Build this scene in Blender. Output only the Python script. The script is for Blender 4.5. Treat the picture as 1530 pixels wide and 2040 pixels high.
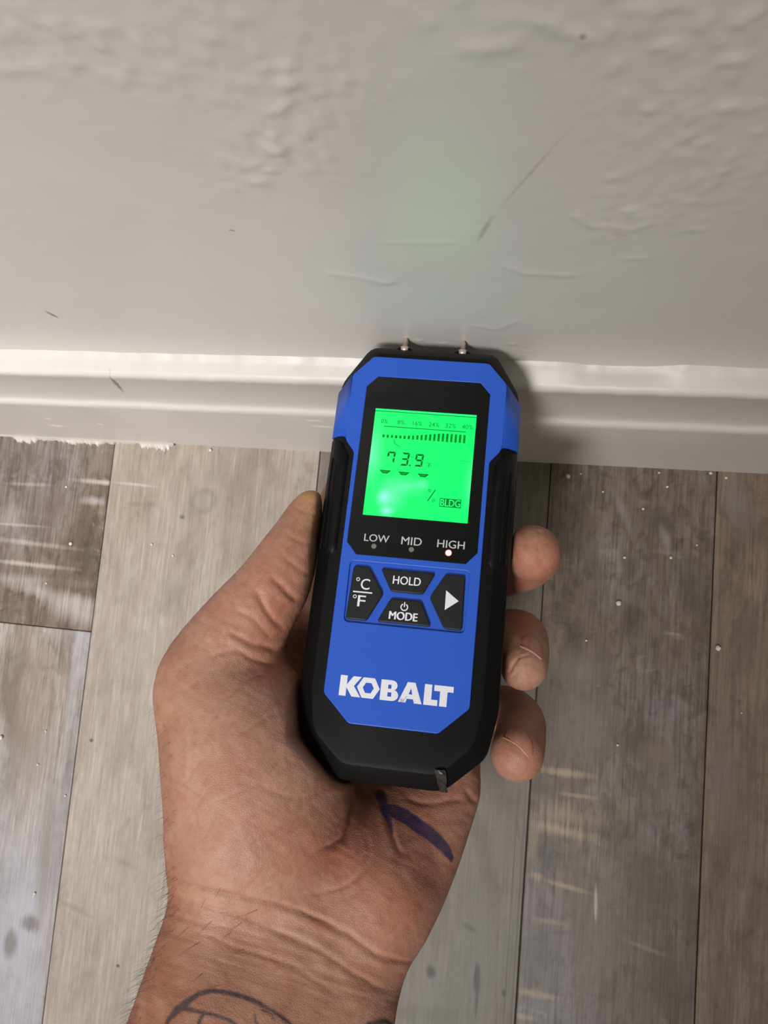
import bpy, bmesh, math, random
import numpy as np
from mathutils import Vector, Matrix

# ------------------------------------------------------------------ camera, light, exposure
for o in list(bpy.data.objects):
    bpy.data.objects.remove(o)
scene = bpy.context.scene
col = scene.collection

F = 1530.0                                   # focal length in pixels of the 1530 x 2040 frame
RW = np.array([[0.97755727, 0.08639757, -0.19213859],
               [0.06405473, -0.99075262, -0.1196087],
               [-0.20069571, 0.10461697, -0.9740516]])   # world -> camera (x right, y down, z forward)
CAM = np.array([0.0, -0.093, 0.435])

cd = bpy.data.cameras.new('camera')
cam = bpy.data.objects.new('camera', cd)
col.objects.link(cam)
cd.sensor_fit = 'VERTICAL'
cd.sensor_height = 36.0
cd.lens = 36.0 * F / 2040.0
cd.clip_start = 0.01
M = Matrix(((RW[0][0], -RW[1][0], -RW[2][0], CAM[0]),
            (RW[0][1], -RW[1][1], -RW[2][1], CAM[1]),
            (RW[0][2], -RW[1][2], -RW[2][2], CAM[2]),
            (0, 0, 0, 1)))
cam.matrix_world = M
cd.dof.use_dof = True
cd.dof.focus_distance = 0.258
cd.dof.aperture_fstop = 36.0
scene.camera = cam

world = bpy.data.worlds.new('room_light')
scene.world = world
world.use_nodes = True
bg = world.node_tree.nodes['Background']
bg.inputs['Color'].default_value = (1.0, 0.91, 0.82, 1)
bg.inputs['Strength'].default_value = 0.24

def area_lamp(name, loc, target, size, power, color):
    l = bpy.data.lights.new(name, 'AREA')
    l.shape = 'DISK'
    l.size = size
    l.energy = power
    l.color = color
    o = bpy.data.objects.new(name, l)
    col.objects.link(o)
    o.location = loc
    d = Vector(target) - Vector(loc)
    o.rotation_euler = d.to_track_quat('-Z', 'Y').to_euler()
    return o
def spot_lamp(name, loc, target, radius, cone, power, color):
    l = bpy.data.lights.new(name, 'SPOT')
    l.shadow_soft_size = radius; l.spot_size = math.radians(cone); l.spot_blend = 1.0
    l.energy = power; l.color = color
    o = bpy.data.objects.new(name, l)
    col.objects.link(o)
    o.location = loc
    d = Vector(target) - Vector(loc)
    o.rotation_euler = d.to_track_quat('-Z', 'Y').to_euler()
    return o
# an overhead lamp left of and behind the camera; cone narrowed to imitate an unseen phone's shadow on the right
spot_lamp('ceiling_lamp', (-0.36, -1.25, 2.15), (-0.41, -0.10, 0.20), 0.30, 31.0, 368.0, (1.0, 0.965, 0.935))

vs = scene.view_settings
vs.view_transform = 'Standard'
vs.look = 'None'
vs.exposure = 0.0
vs.gamma = 1.0
vs.use_curve_mapping = False

# ------------------------------------------------------------------ helpers
def ray(x, y):
    return RW.T @ np.array([(x - 765) / F, (y - 1020) / F, 1.0])
def on_floor(x, y, z=0.0):
    r = ray(x, y); return CAM + r * (z - CAM[2]) / r[2]
def on_wall(x, y, Y=0.0):
    r = ray(x, y); return CAM + r * (Y - CAM[1]) / r[1]
def at(x, y, depth):                        # depth in mm along the viewing axis -> a point of the room in metres
    return CAM + ray(x, y) * depth / 1000.0

def lin(c):
    return tuple(((v / 255) / 12.92 if v / 255 <= 0.04045 else ((v / 255 + 0.055) / 1.055) ** 2.4) for v in c)

def tag(o, label=None, cat=None, group=None, kind=None):
    if label: o['label'] = label
    if cat: o['category'] = cat
    if group: o['group'] = group
    if kind: o['kind'] = kind
    return o

def mesh_obj(name, verts, faces, mat, parent=None, smooth=False):
    me = bpy.data.meshes.new(name)
    me.from_pydata([tuple(map(float, v)) for v in verts], [], faces)
    me.update()
    return link(name, me, mat, parent, smooth)

def link(name, me, mat, parent=None, smooth=False):
    if mat is not None and not me.materials:
        me.materials.append(mat)
    if smooth:
        for p in me.polygons: p.use_smooth = True
    o = bpy.data.objects.new(name, me)
    col.objects.link(o)
    if parent is not None: o.parent = parent
    return o

def fix_normals(me):
    bm = bmesh.new(); bm.from_mesh(me)
    bmesh.ops.recalc_face_normals(bm, faces=bm.faces)
    bm.to_mesh(me); bm.free()

def box(name, lo, hi, mat, parent=None, bevel=0.0):
    bm = bmesh.new()
    bmesh.ops.create_cube(bm, size=1)
    for v in bm.verts:
        v.co = Vector([lo[i] + (v.co[i] + 0.5) * (hi[i] - lo[i]) for i in range(3)])
    if bevel:
        bmesh.ops.bevel(bm, geom=bm.edges[:], offset=bevel, segments=2, affect='EDGES', profile=0.5)
    me = bpy.data.meshes.new(name); bm.to_mesh(me); bm.free()
    return link(name, me, mat, parent)

def noise2(x, y, seed=0):
    """smooth value noise on arrays"""
    xi = np.floor(x).astype(np.int64); yi = np.floor(y).astype(np.int64)
    xf = x - xi; yf = y - yi
    def h(a, b):
        n = (a * 374761393 + b * 668265263 + seed * 974711) & 0x7fffffff
        n = ((n ^ (n >> 13)) * 1274126177) & 0x7fffffff
        n = (n ^ (n >> 16)) & 0xffff
        return n / 65535.0
    u = xf * xf * xf * (xf * (xf * 6 - 15) + 10); v = yf * yf * yf * (yf * (yf * 6 - 15) + 10)
    return (h(xi, yi) * (1 - u) + h(xi + 1, yi) * u) * (1 - v) + (h(xi, yi + 1) * (1 - u) + h(xi + 1, yi + 1) * u) * v
def fbm2(x, y, seed=0, oct=4):
    s = 0; a = 0.5
    for i in range(oct):
        s = s + a * noise2(x * 2 ** i, y * 2 ** i, seed + i * 17); a *= 0.5
    return s

# ------------------------------------------------------------------ material helpers
class NT:
    def __init__(self, name):
        self.m = bpy.data.materials.new(name); self.m.use_nodes = True
        self.t = self.m.node_tree; self.b = self.t.nodes['Principled BSDF']
    def n(self, typ, **kw):
        nd = self.t.nodes.new(typ)
        for k, v in kw.items():
            if k.startswith('i_'):
                nd.inputs[k[2:].replace('_', ' ')].default_value = v
            else: setattr(nd, k, v)
        return nd
    def l(self, a, b): self.t.links.new(a, b)
    def val(self, op, a, b=None, c=None, clamp=False):
        nd = self.n('ShaderNodeMath', operation=op, use_clamp=clamp)
        for i, v in enumerate((a, b, c)):
            if v is None: continue
            if isinstance(v, (int, float)): nd.inputs[i].default_value = v
            else: self.l(v, nd.inputs[i])
        return nd.outputs[0]
    def mix(self, fac, a, b, blend='MIX'):
        nd = self.n('ShaderNodeMix', data_type='RGBA', blend_type=blend)
        for s, v in ((nd.inputs[0], fac), (nd.inputs[6], a), (nd.inputs[7], b)):
            if isinstance(v, (int, float)): s.default_value = v
            elif isinstance(v, tuple): s.default_value = (*v, 1)
            else: self.l(v, s)
        return nd.outputs[2]
    def ramp(self, fac, stops):
        nd = self.n('ShaderNodeValToRGB')
        e = nd.color_ramp.elements
        while len(e) < len(stops): e.new(0.5)
        for k, (p, c) in zip(e, stops):
            k.position = p; k.color = (*c, 1) if isinstance(c, tuple) else (c, c, c, 1)
        self.l(fac, nd.inputs[0]); return nd.outputs[0]
    def coords(self, kind='Object', scale=(1, 1, 1), loc=(0, 0, 0), rot=(0, 0, 0)):
        tc = self.n('ShaderNodeTexCoord'); mp = self.n('ShaderNodeMapping')
        self.l(tc.outputs[kind], mp.inputs['Vector'])
        mp.inputs['Scale'].default_value = scale; mp.inputs['Location'].default_value = loc; mp.inputs['Rotation'].default_value = rot
        return mp.outputs[0]
    def noise(self, vec, scale, detail=4, rough=0.55, dist=0.0):
        nd = self.n('ShaderNodeTexNoise')
        nd.inputs['Scale'].default_value = scale; nd.inputs['Detail'].default_value = detail
        nd.inputs['Roughness'].default_value = rough; nd.inputs['Distortion'].default_value = dist
        self.l(vec, nd.inputs['Vector']); return nd.outputs['Fac']
    def bump(self, h, strength=0.3, dist=0.001, prev=None):
        nd = self.n('ShaderNodeBump'); nd.inputs['Strength'].default_value = strength; nd.inputs['Distance'].default_value = dist
        self.l(h, nd.inputs['Height'])
        if prev is not None: self.l(prev, nd.inputs['Normal'])
        return nd.outputs[0]

def plain(name, rgb, rough=0.5, metal=0.0, spec=0.5, coat=0.0, emit=None, estr=0.0, noise_amt=0.05, noise_scale=400):
    t = NT(name); b = t.b
    c = lin(rgb)
    if noise_amt:
        nz = t.noise(t.coords(), noise_scale, 3)
        t.l(t.mix(nz, tuple(v * (1 - noise_amt) for v in c), tuple(min(1, v * (1 + noise_amt)) for v in c)), b.inputs['Base Color'])
        t.l(t.val('MULTIPLY_ADD', nz, 0.12, rough - 0.06), b.inputs['Roughness'])
    else:
        b.inputs['Base Color'].default_value = (*c, 1); b.inputs['Roughness'].default_value = rough
    b.inputs['Metallic'].default_value = metal; b.inputs['Specular IOR Level'].default_value = spec
    b.inputs['Coat Weight'].default_value = coat; b.inputs['Coat Roughness'].default_value = 0.08
    if emit is not None:
        b.inputs['Emission Color'].default_value = (*emit, 1); b.inputs['Emission Strength'].default_value = estr
    return t.m

# ================================================================== THE SETTING
# ---- wall
def wall_material():
    t = NT('painted_wall'); b = t.b
    v = t.coords()
    big = t.noise(v, 9, 4); fine = t.noise(v, 900, 3); mid = t.noise(t.coords(scale=(1, 1, 2.2)), 160, 4)
    c = t.mix(big, lin((201, 197, 195)), lin((209, 205, 202)))
    jag = t.noise(v, 700, 3)
    def mark(cx, cz, sx, sz, rot, rgb, soft=0.35, amt=0.8):
        nonlocal c
        # an ellipse of a mark on the paint, roughened by noise
        tc = t.n('ShaderNodeTexCoord'); mp = t.n('ShaderNodeMapping', vector_type='TEXTURE')
        t.l(tc.outputs['Object'], mp.inputs['Vector'])
        mp.inputs['Location'].default_value = (cx, 0, cz); mp.inputs['Rotation'].default_value = (0, rot, 0); mp.inputs['Scale'].default_value = (sx, 1, sz)
        sp = t.n('ShaderNodeSeparateXYZ'); t.l(mp.outputs[0], sp.inputs[0])
        d = t.val('SQRT', t.val('ADD', t.val('POWER', t.val('ABSOLUTE', sp.outputs[0]), 2.0), t.val('POWER', t.val('ABSOLUTE', sp.outputs[2]), 2.0)))
        d = t.val('ADD', d, t.val('MULTIPLY', t.val('SUBTRACT', jag, 0.5), 1.1))
        k = t.ramp(d, [(max(0, 1 - soft), amt), (1.0, 0.0)])
        c = t.mix(k, c, lin(rgb))
    def seg(p, q, w, rgb, **kw):
        a = on_wall(*p); e = on_wall(*q); m = (a + e) / 2; d = e - a
        L = math.hypot(d[0], d[2]) / 2
        mark(m[0], m[2], L, w, -math.atan2(d[2], d[0]), rgb, **kw)
    seg((90, 620), (118, 635), 0.0010, (105, 92, 84), amt=0.75)
    seg((948, 485), (985, 425), 0.0010, (150, 128, 112), amt=0.5, soft=0.7)
    seg((985, 425), (1150, 240), 0.0007, (160, 138, 124), amt=0.35, soft=0.8)
    seg((1150, 70), (1172, 72), 0.0010, (120, 95, 90), amt=0.55, soft=0.7)
    seg((1210, 460), (1255, 470), 0.0016, (170, 158, 148), amt=0.4, soft=0.8)
    seg((455, 458), (470, 460), 0.0006, (120, 105, 98), amt=0.6)
    t.l(c, b.inputs['Base Color'])
    t.l(t.val('MULTIPLY_ADD', big, 0.16, 0.24), b.inputs['Roughness'])
    b.inputs['Specular IOR Level'].default_value = 0.5
    n1 = t.bump(mid, 0.12, 0.0004); n2 = t.bump(fine, 0.05, 0.0002, n1)
    t.l(n2, b.inputs['Normal'])
    return t.m

def grid_axis(lo, a, b, hi, step, coarse):
    x = list(np.arange(a, b + step / 2, step))
    left = list(np.linspace(lo, a, coarse + 1))[:-1]; right = list(np.linspace(b, hi, coarse + 1))[1:]
    return np.array(left + x + right)

def build_wall():
    xs = grid_axis(-1.6, -0.27, 0.11, 1.4, 0.0011, 10)
    zs = grid_axis(0.0, 0.136, 0.345, 2.3, 0.0011, 8)
    X, Z = np.meshgrid(xs, zs)
    # trowel relief: where on the wall the rough patches lie
    def blob(px, py, rx, rz):
        c = on_wall(px, py); return np.exp(-(((X - c[0]) / rx) ** 2 + ((Z - c[2]) / rz) ** 2))
    rough = np.zeros_like(X)
    for px, py, rx, rz, a in [(150, 90, .022, .012, .8), (250, 130, .018, .010, .8), (420, 120, .02, .016, .7), (560, 170, .012, .018, .9),
                              (560, 270, .010, .016, 1.0), (500, 340, .010, .012, .8), (640, 130, .012, .016, .6), (60, 30, .03, .015, .7), (330, 20, .03, .012, .6),
                              (1330, 130, .012, .02, .9), (1400, 220, .012, .026, .9), (1450, 320, .012, .022, .7), (1350, 300, .010, .02, .7), (1230, 430, .010, .012, .7), (1340, 400, .012, .016, .5),
                              (1250, 40, .02, .012, .7), (1480, 60, .012, .014, .9), (1000, 30, .03, .012, .4)]:
        rough = np.maximum(rough, a * blob(px, py, rx, rz))
    n = fbm2(X * 400, Z * 240, 3, 3); n2 = fbm2(X * 620 + 5, Z * 420, 9, 2)
    h = rough * (np.clip(n - 0.40, 0, 1) * 2.0 + 0.3 * n2) * 0.00105
    h += (fbm2(X * 40, Z * 30, 21, 3) - 0.45) * 0.0006            # broad unevenness
    # short ridges and flakes left by the filling knife
    def ridge(pts, width, height, lip=0.0):
        nonlocal h
        P = [on_wall(*p) for p in pts]
        d = np.full(X.shape, 9.0); side = np.zeros_like(X)
        for a, e in zip(P[:-1], P[1:]):
            ax, az, ex, ez = a[0], a[2], e[0], e[2]
            L2 = (ex - ax) ** 2 + (ez - az) ** 2
            tt = np.clip(((X - ax) * (ex - ax) + (Z - az) * (ez - az)) / L2, 0, 1)
            dd = np.hypot(X - ax - tt * (ex - ax), Z - az - tt * (ez - az))
            sd = np.sign((ex - ax) * (Z - az) - (ez - az) * (X - ax))
            m = dd < d; d = np.where(m, dd, d); side = np.where(m, sd, side)
        h += height * np.exp(-(d / width) ** 2)
        if lip: h += lip * np.exp(-(d / (width * 3)) ** 2) * (side > 0)
    mm = 0.001
    ridge([(0, 140), (70, 132)], 1.4 * mm, .25 * mm)
    ridge([(930, 98), (1020, 92)], 1.6 * mm, .32 * mm); ridge([(1080, 45), (1130, 65), (1165, 78)], 1.6 * mm, .4 * mm)
    ridge([(570, 165), (595, 155), (615, 190), (645, 180)], 1.2 * mm, .3 * mm); ridge([(535, 225), (575, 205)], 1.2 * mm, .3 * mm)
    ridge([(480, 338), (520, 320)], 1.2 * mm, .25 * mm); ridge([(540, 300), (562, 302), (570, 288)], 1.2 * mm, .3 * mm)
    ridge([(660, 545), (720, 553), (770, 566), (782, 560)], 1.3 * mm, .28 * mm, .12 * mm)
    ridge([(1010, 530), (1040, 545), (1140, 550)], 1.0 * mm, .22 * mm, .1 * mm)
    ridge([(760, 483), (900, 482)], 1.0 * mm, .1 * mm)
    ridge([(1240, 515), (1285, 512)], 1.0 * mm, .2 * mm); ridge([(950, 650), (990, 657), (1030, 640)], 1.2 * mm, .16 * mm, .1 * mm)
    ridge([(1150, 430), (1175, 448), (1200, 452)], 1.1 * mm, .28 * mm); ridge([(1225, 450), (1255, 458), (1290, 445)], 1.1 * mm, .28 * mm)
    ridge([(1370, 455), (1400, 457)], 1.1 * mm, .22 * mm); ridge([(1210, 355), (1235, 353)], 1.1 * mm, .22 * mm)
    for px, py in [(805, 688), (835, 678), (883, 684), (1173, 688), (1310, 694), (1022, 685), (1050, 700), (1080, 702), (450, 660), (550, 668), (200, 652), (1023, 712)]:
        c = on_wall(px, py)
        h += .5 * mm * np.exp(-(np.hypot(X - c[0], (Z - c[2]) * 0.8) / (0.9 * mm)) ** 2)
    fade = np.clip((X + 0.27) / .01, 0, 1) * np.clip((.11 - X) / .01, 0, 1) * np.clip((Z - .137) / .004, 0, 1) * np.clip((.345 - Z) / .01, 0, 1)
    h *= fade
    V = np.stack([X, -h, Z], -1).reshape(-1, 3)
    ny, nx = X.shape
    i = np.arange(ny * nx).reshape(ny, nx)
    Fc = np.stack([i[:-1, :-1], i[:-1, 1:], i[1:, 1:], i[1:, :-1]], -1).reshape(-1, 4)
    o = mesh_obj('wall_back', V, Fc.tolist(), wall_material(), smooth=True)
    tag(o, 'light grey painted wall with rough plaster patches', kind='structure')
    return o
build_wall()

# ---- baseboard: moulded profile run along the wall, the paint a little uneven
def trim_material():
    t = NT('gloss_trim_paint'); b = t.b
    v = t.coords()
    n = t.noise(v, 14, 4); f = t.noise(t.coords(scale=(0.15, 1, 1)), 420, 4)
    c = t.mix(n, lin((192, 188, 184)), lin((202, 198, 193)))
    jag = t.noise(v, 500, 3)
    def mark(px, py, Y, sx, sz, rot, rgb, amt=0.8, soft=0.5):
        nonlocal c
        p = on_wall(px, py, Y)
        tc = t.n('ShaderNodeTexCoord'); mp = t.n('ShaderNodeMapping', vector_type='TEXTURE')
        t.l(tc.outputs['Object'], mp.inputs['Vector'])
        mp.inputs['Location'].default_value = (p[0], 0, p[2]); mp.inputs['Rotation'].default_value = (0, rot, 0); mp.inputs['Scale'].default_value = (sx, 1, sz)
        sp = t.n('ShaderNodeSeparateXYZ'); t.l(mp.outputs[0], sp.inputs[0])
        d = t.val('SQRT', t.val('ADD', t.val('POWER', t.val('ABSOLUTE', sp.outputs[0]), 2.0), t.val('POWER', t.val('ABSOLUTE', sp.outputs[2]), 2.0)))
        d = t.val('ADD', d, t.val('MULTIPLY', t.val('SUBTRACT', jag, 0.5), 1.0))
        k = t.ramp(d, [(max(0, 1 - soft), amt), (1.0, 0.0)])
        c = t.mix(k, c, lin(rgb))
    def seg(p, q, Y, w, rgb, **kw):
        A = on_wall(*p, Y); E = on_wall(*q, Y); d = E - A
        m = RW @ ((A + E) / 2 - CAM)
        mark(765 + F * m[0] / m[2], 1020 + F * m[1] / m[2], Y, math.hypot(d[0], d[2]) / 2, w, -math.atan2(d[2], d[0]), rgb, **kw)
    seg((217, 742), (246, 783), -.0087, .0012, (96, 90, 86), amt=.8)
    seg((205, 740), (262, 742), -.0100, .0010, (190, 164, 134), amt=.6, soft=.7)
    mark(1282, 749, -.0060, .0016, .0030, 0, (86, 74, 66), .85)
    mark(1280, 760, -.0070, .0010, .0018, 0, (120, 108, 98), .6)
    for px, py, sx, sz in [(112, 848, .006, .004), (96, 834, .002, .003), (200, 845, .0016, .003), (625, 838, .006, .002), (645, 850, .007, .003)]:
        mark(px, py, -.0125, sx, sz, 0, (236, 228, 214), .7)
    t.l(c, b.inputs['Base Color'])
    t.l(t.val('MULTIPLY_ADD', n, 0.2, 0.34), b.inputs['Roughness'])
    t.l(t.bump(f, 0.12, 0.0006, t.bump(t.noise(v, 260, 3), 0.12, 0.0006)), b.inputs['Normal'])
    return t.m
TRIM = trim_material()

def build_baseboard():
    prof = [(-.0125, 0), (-.0125, .03), (-.0125, .06), (-.0125, .0885), (-.0124, .0905), (-.0119, .0922), (-.0110, .0932), (-.0102, .0938),
            (-.0096, .0955), (-.0090, .100), (-.0086, .108), (-.0086, .117), (-.0090, .126), (-.0098, .134), (-.0101, .1365), (-.0100, .1385), (-.0092, .1399), (-.0075, .1405), (-.004, .1410), (-.002, .1415), (-.0004, .1425), (.004, .1435)]
    xs = np.concatenate([np.linspace(-1.6, -.36, 12)[:-1], np.arange(-.36, .2, .0016), np.linspace(.2, 1.4, 12)])
    V = []; n = len(prof)
    s = np.array(xs)
    j1 = (fbm2(s * 50, s * 0 + 2.0, 5) - .47) * .0008; j2 = (fbm2(s * 140, s * 0 + 7.0, 8) - .47) * .0004
    # caulk along the top that rises and sinks to the right of the meter
    cx = [on_wall(p, 740)[0] for p in (700, 1040, 1110, 1165, 1290, 1350, 1430, 1530)]
    cz = [.0002, .0022, .0016, -.0012, -.0010, .0014, .0006, -.0006]
    ca = np.interp(xs, cx, cz) + (fbm2(s * 120, s * 0 + 3, 14) - .47) * .0012
    for k, x in enumerate(xs):
        for i, (y, z) in enumerate(prof):
            jy = jz = 0.0
            if 4 <= i <= 8: jy, jz = j1[k], j2[k] + j1[k] * .6
            elif 13 <= i <= 17: jy, jz = j2[k] * 1.4, j1[k] * .7
            elif i >= 18: jz = ca[k] * (1.0 if i >= 19 else .5)
            V.append((x, y + jy, z + jz))
    Fc = []
    for k in range(len(xs) - 1):
        for i in range(n - 1):
            a = k * n + i
            Fc.append((a, a + n, a + n + 1, a + 1))
    o = mesh_obj('baseboard_back', V, Fc, TRIM, smooth=True)
    fix_normals(o.data)
    tag(o, 'white moulded baseboard with scuffed gloss paint', kind='structure')
    return o
BASE = build_baseboard()

# ragged dried paint at the foot of the baseboard (left), a lip that laps onto the floor
def build_paint_lip():
    pxs = np.arange(-10, 352, 3.0)
    prof = {0: 2, 25: 3, 30: 14, 50: 22, 70: 20, 78: 8, 90: 10, 110: 7, 130: 18, 150: 22, 170: 15, 185: 22, 200: 20, 215: 8, 225: 12, 240: 6, 260: 12, 275: 6, 285: 26, 300: 24, 312: 32, 325: 34, 335: 30, 342: 12, 350: 0}
    ks = sorted(prof); rnd = random.Random(4)
    top, V, Fc = [], [], []
    for i, px in enumerate(pxs):
        d = np.interp(px, ks, [prof[k] for k in ks]) * (0.55 + 0.6 * rnd.random())
        y0 = 868.5 + 0.0445 * px
        p = on_floor(px, y0 + 0.6 * d)
        q = on_floor(px, y0 - 6)
        yy = min(-.0130, p[1])
        for (Y, z) in ((-.0123, .004), (-.0134, .0022), (min(-.0134, yy + .0006), .0011), (yy, .0001)):
            V.append((p[0], Y, z))
        if i:
            a = (i - 1) * 4
            for k in range(3): Fc.append((a + k, a + k + 1, a + 5 + k, a + 4 + k))
    o = mesh_obj('dried_paint_lip', V, Fc, plain('dried_white_paint', (184, 178, 170), 0.45, noise_scale=200), BASE, smooth=False)
    fix_normals(o.data)
    o['label'] = 'ragged white dried paint along the bottom edge'
build_paint_lip()

# ---- floor: slab with vinyl planks laid on it
def plank_material(name, kind, seed, marks=(), gain=1.0):
    t = NT(name); b = t.b
    ox = (seed * 0.37) % 5; oy = (seed * 0.73) % 7
    v = t.coords(loc=(ox, oy, 0))
    vs_ = t.coords(scale=(1, 0.045, 1), loc=(ox, oy, 0))          # stretched along the plank
    vm = t.coords(scale=(1, 0.30, 1), loc=(ox, oy, 0))
    streak = t.noise(vs_, 560, 5, 0.66, 0.3); mid = t.noise(vm, 34, 5, 0.62, 0.5); big = t.noise(t.coords(scale=(1, .6, 1), loc=(ox, oy, 0)), 14, 4, 0.6, 0.6)
    fine = t.noise(t.coords(scale=(1, 0.10, 1), loc=(ox, oy, 0)), 1100, 3)
    if kind == 'light':
        c = t.ramp(mid, [(0.30, lin((150, 138, 124))), (0.5, lin((178, 167, 152))), (0.68, lin((190, 180, 166)))])
        c = t.mix(t.ramp(streak, [(.42, 0.0), (.60, .6)]), c, lin((158, 144, 128)))
        c = t.mix(t.ramp(streak, [(.30, .5), (.42, 0.0)]), c, lin((200, 192, 178)))
        c = t.mix(t.ramp(big, [(.55, 0.0), (.72, .45)]), c, lin((146, 140, 134)))
        sm = t.noise(vm, 60, 3, .6, 1.0)
        c = t.mix(t.ramp(sm, [(.64, 0.0), (.76, .5)]), c, lin((112, 102, 92)))
    elif kind == 'grey':
        c = t.ramp(mid, [(0.32, lin((104, 94, 84))), (0.48, lin((150, 140, 128))), (0.66, lin((176, 170, 162)))])
        c = t.mix(t.ramp(streak, [(.44, 0.0), (.6, .75)]), c, lin((108, 96, 84)))
        c = t.mix(t.ramp(big, [(.50, 0.0), (.64, .7)]), c, lin((156, 154, 158)))
    elif kind == 'brown':
        c = t.ramp(mid, [(0.32, lin((98, 86, 74))), (0.50, lin((128, 114, 100))), (0.68, lin((146, 134, 120)))])
        c = t.mix(t.ramp(streak, [(.44, 0.0), (.62, .55)]), c, lin((92, 78, 66)))
        c = t.mix(t.ramp(big, [(.58, 0.0), (.70, .5)]), c, lin((118, 116, 122)))
    else:                                                        # weathered dark
        c = t.ramp(mid, [(0.30, lin((92, 82, 72))), (0.46, lin((124, 112, 102))), (0.58, lin((140, 130, 121))), (0.70, lin((156, 150, 146)))])
        c = t.mix(t.ramp(big, [(.50, 0.0), (.62, .8)]), c, lin((146, 144, 150)))
        c = t.mix(t.ramp(streak, [(.46, 0.0), (.6, .65)]), c, lin((96, 86, 78)))
        pat = t.noise(t.coords(scale=(.5, 1, 1), loc=(ox + 2, oy, 0)), 70, 5, .65, .8)
        c = t.mix(t.ramp(pat, [(.56, 0.0), (.68, .6)]), c, lin((100, 90, 82)))
        c = t.mix(t.ramp(pat, [(.28, .5), (.38, 0.0)]), c, lin((176, 172, 170)))
    mot = t.noise(t.coords(scale=(1, .55, 1), loc=(ox, oy + 1, 0)), 190, 5, .7, .5); mo2 = t.noise(t.coords(scale=(1, .7, 1), loc=(ox + 3, oy, 0)), 75, 5, .7, .9)
    k1, k2 = {'light': (.22, .25), 'grey': (.4, .45), 'brown': (.5, .5)}.get(kind, (.7, .8))
    c = t.mix(t.ramp(mot, [(.50, 0.0), (.66, k1)]), c, t.mix(1.0, c, (.58, .55, .52), 'MULTIPLY'))
    c = t.mix(t.ramp(mo2, [(.52, 0.0), (.62, k2)]), c, t.mix(1.0, c, (.66, .63, .60), 'MULTIPLY'))
    c = t.mix(t.ramp(mo2, [(.34, k2), (.44, 0.0)]), c, t.mix(1.0, c, (1.22, 1.23, 1.26), 'MULTIPLY'))
    for (px, py, sx, sy, rot, rgb, amt, soft, jag) in marks:
        p = on_floor(px, py)
        tc = t.n('ShaderNodeTexCoord'); mp = t.n('ShaderNodeMapping', vector_type='TEXTURE')
        t.l(tc.outputs['Object'], mp.inputs['Vector'])
        mp.inputs['Location'].default_value = (p[0], p[1], 0); mp.inputs['Rotation'].default_value = (0, 0, rot); mp.inputs['Scale'].default_value = (sx, sy, 1)
        sp = t.n('ShaderNodeSeparateXYZ'); t.l(mp.outputs[0], sp.inputs[0])
        d = t.val('SQRT', t.val('ADD', t.val('POWER', t.val('ABSOLUTE', sp.outputs[0]), 2.0), t.val('POWER', t.val('ABSOLUTE', sp.outputs[1]), 2.0)))
        d = t.val('ADD', d, t.val('MULTIPLY', t.val('SUBTRACT', streak if jag > 0 else mid, 0.5), abs(jag)))
        k = t.ramp(d, [(max(0.0, 1 - soft), amt), (1.0, 0.0)])
        c = t.mix(k, c, lin(rgb))
    grain = t.noise(t.coords(scale=(1, .02, 1), loc=(ox, oy, 0)), 1500, 3, .7, .15)
    c = t.mix(t.ramp(grain, [(.50, 0.0), (.64, .42)]), c, t.mix(1.0, c, (.60, .57, .54), 'MULTIPLY'))
    c = t.mix(t.ramp(grain, [(.36, .35), (.48, 0.0)]), c, t.mix(1.0, c, (1.18, 1.18, 1.18), 'MULTIPLY'))
    tint = {'light': (.985, 1.0, 1.04), 'grey': (.985, 1.0, 1.04)}.get(kind, (1.04, .985, .93))
    t.l(t.mix(1.0, c, tuple(gain * q for q in tint), 'MULTIPLY'), b.inputs['Base Color'])
    t.l(t.val('MULTIPLY_ADD', mid, 0.25, 0.36), b.inputs['Roughness'])
    b.inputs['Specular IOR Level'].default_value = 0.45
    t.l(t.bump(streak, 0.18, 0.0006, t.bump(fine, 0.10, 0.0003)), b.inputs['Normal'])
    return t.m

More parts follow.
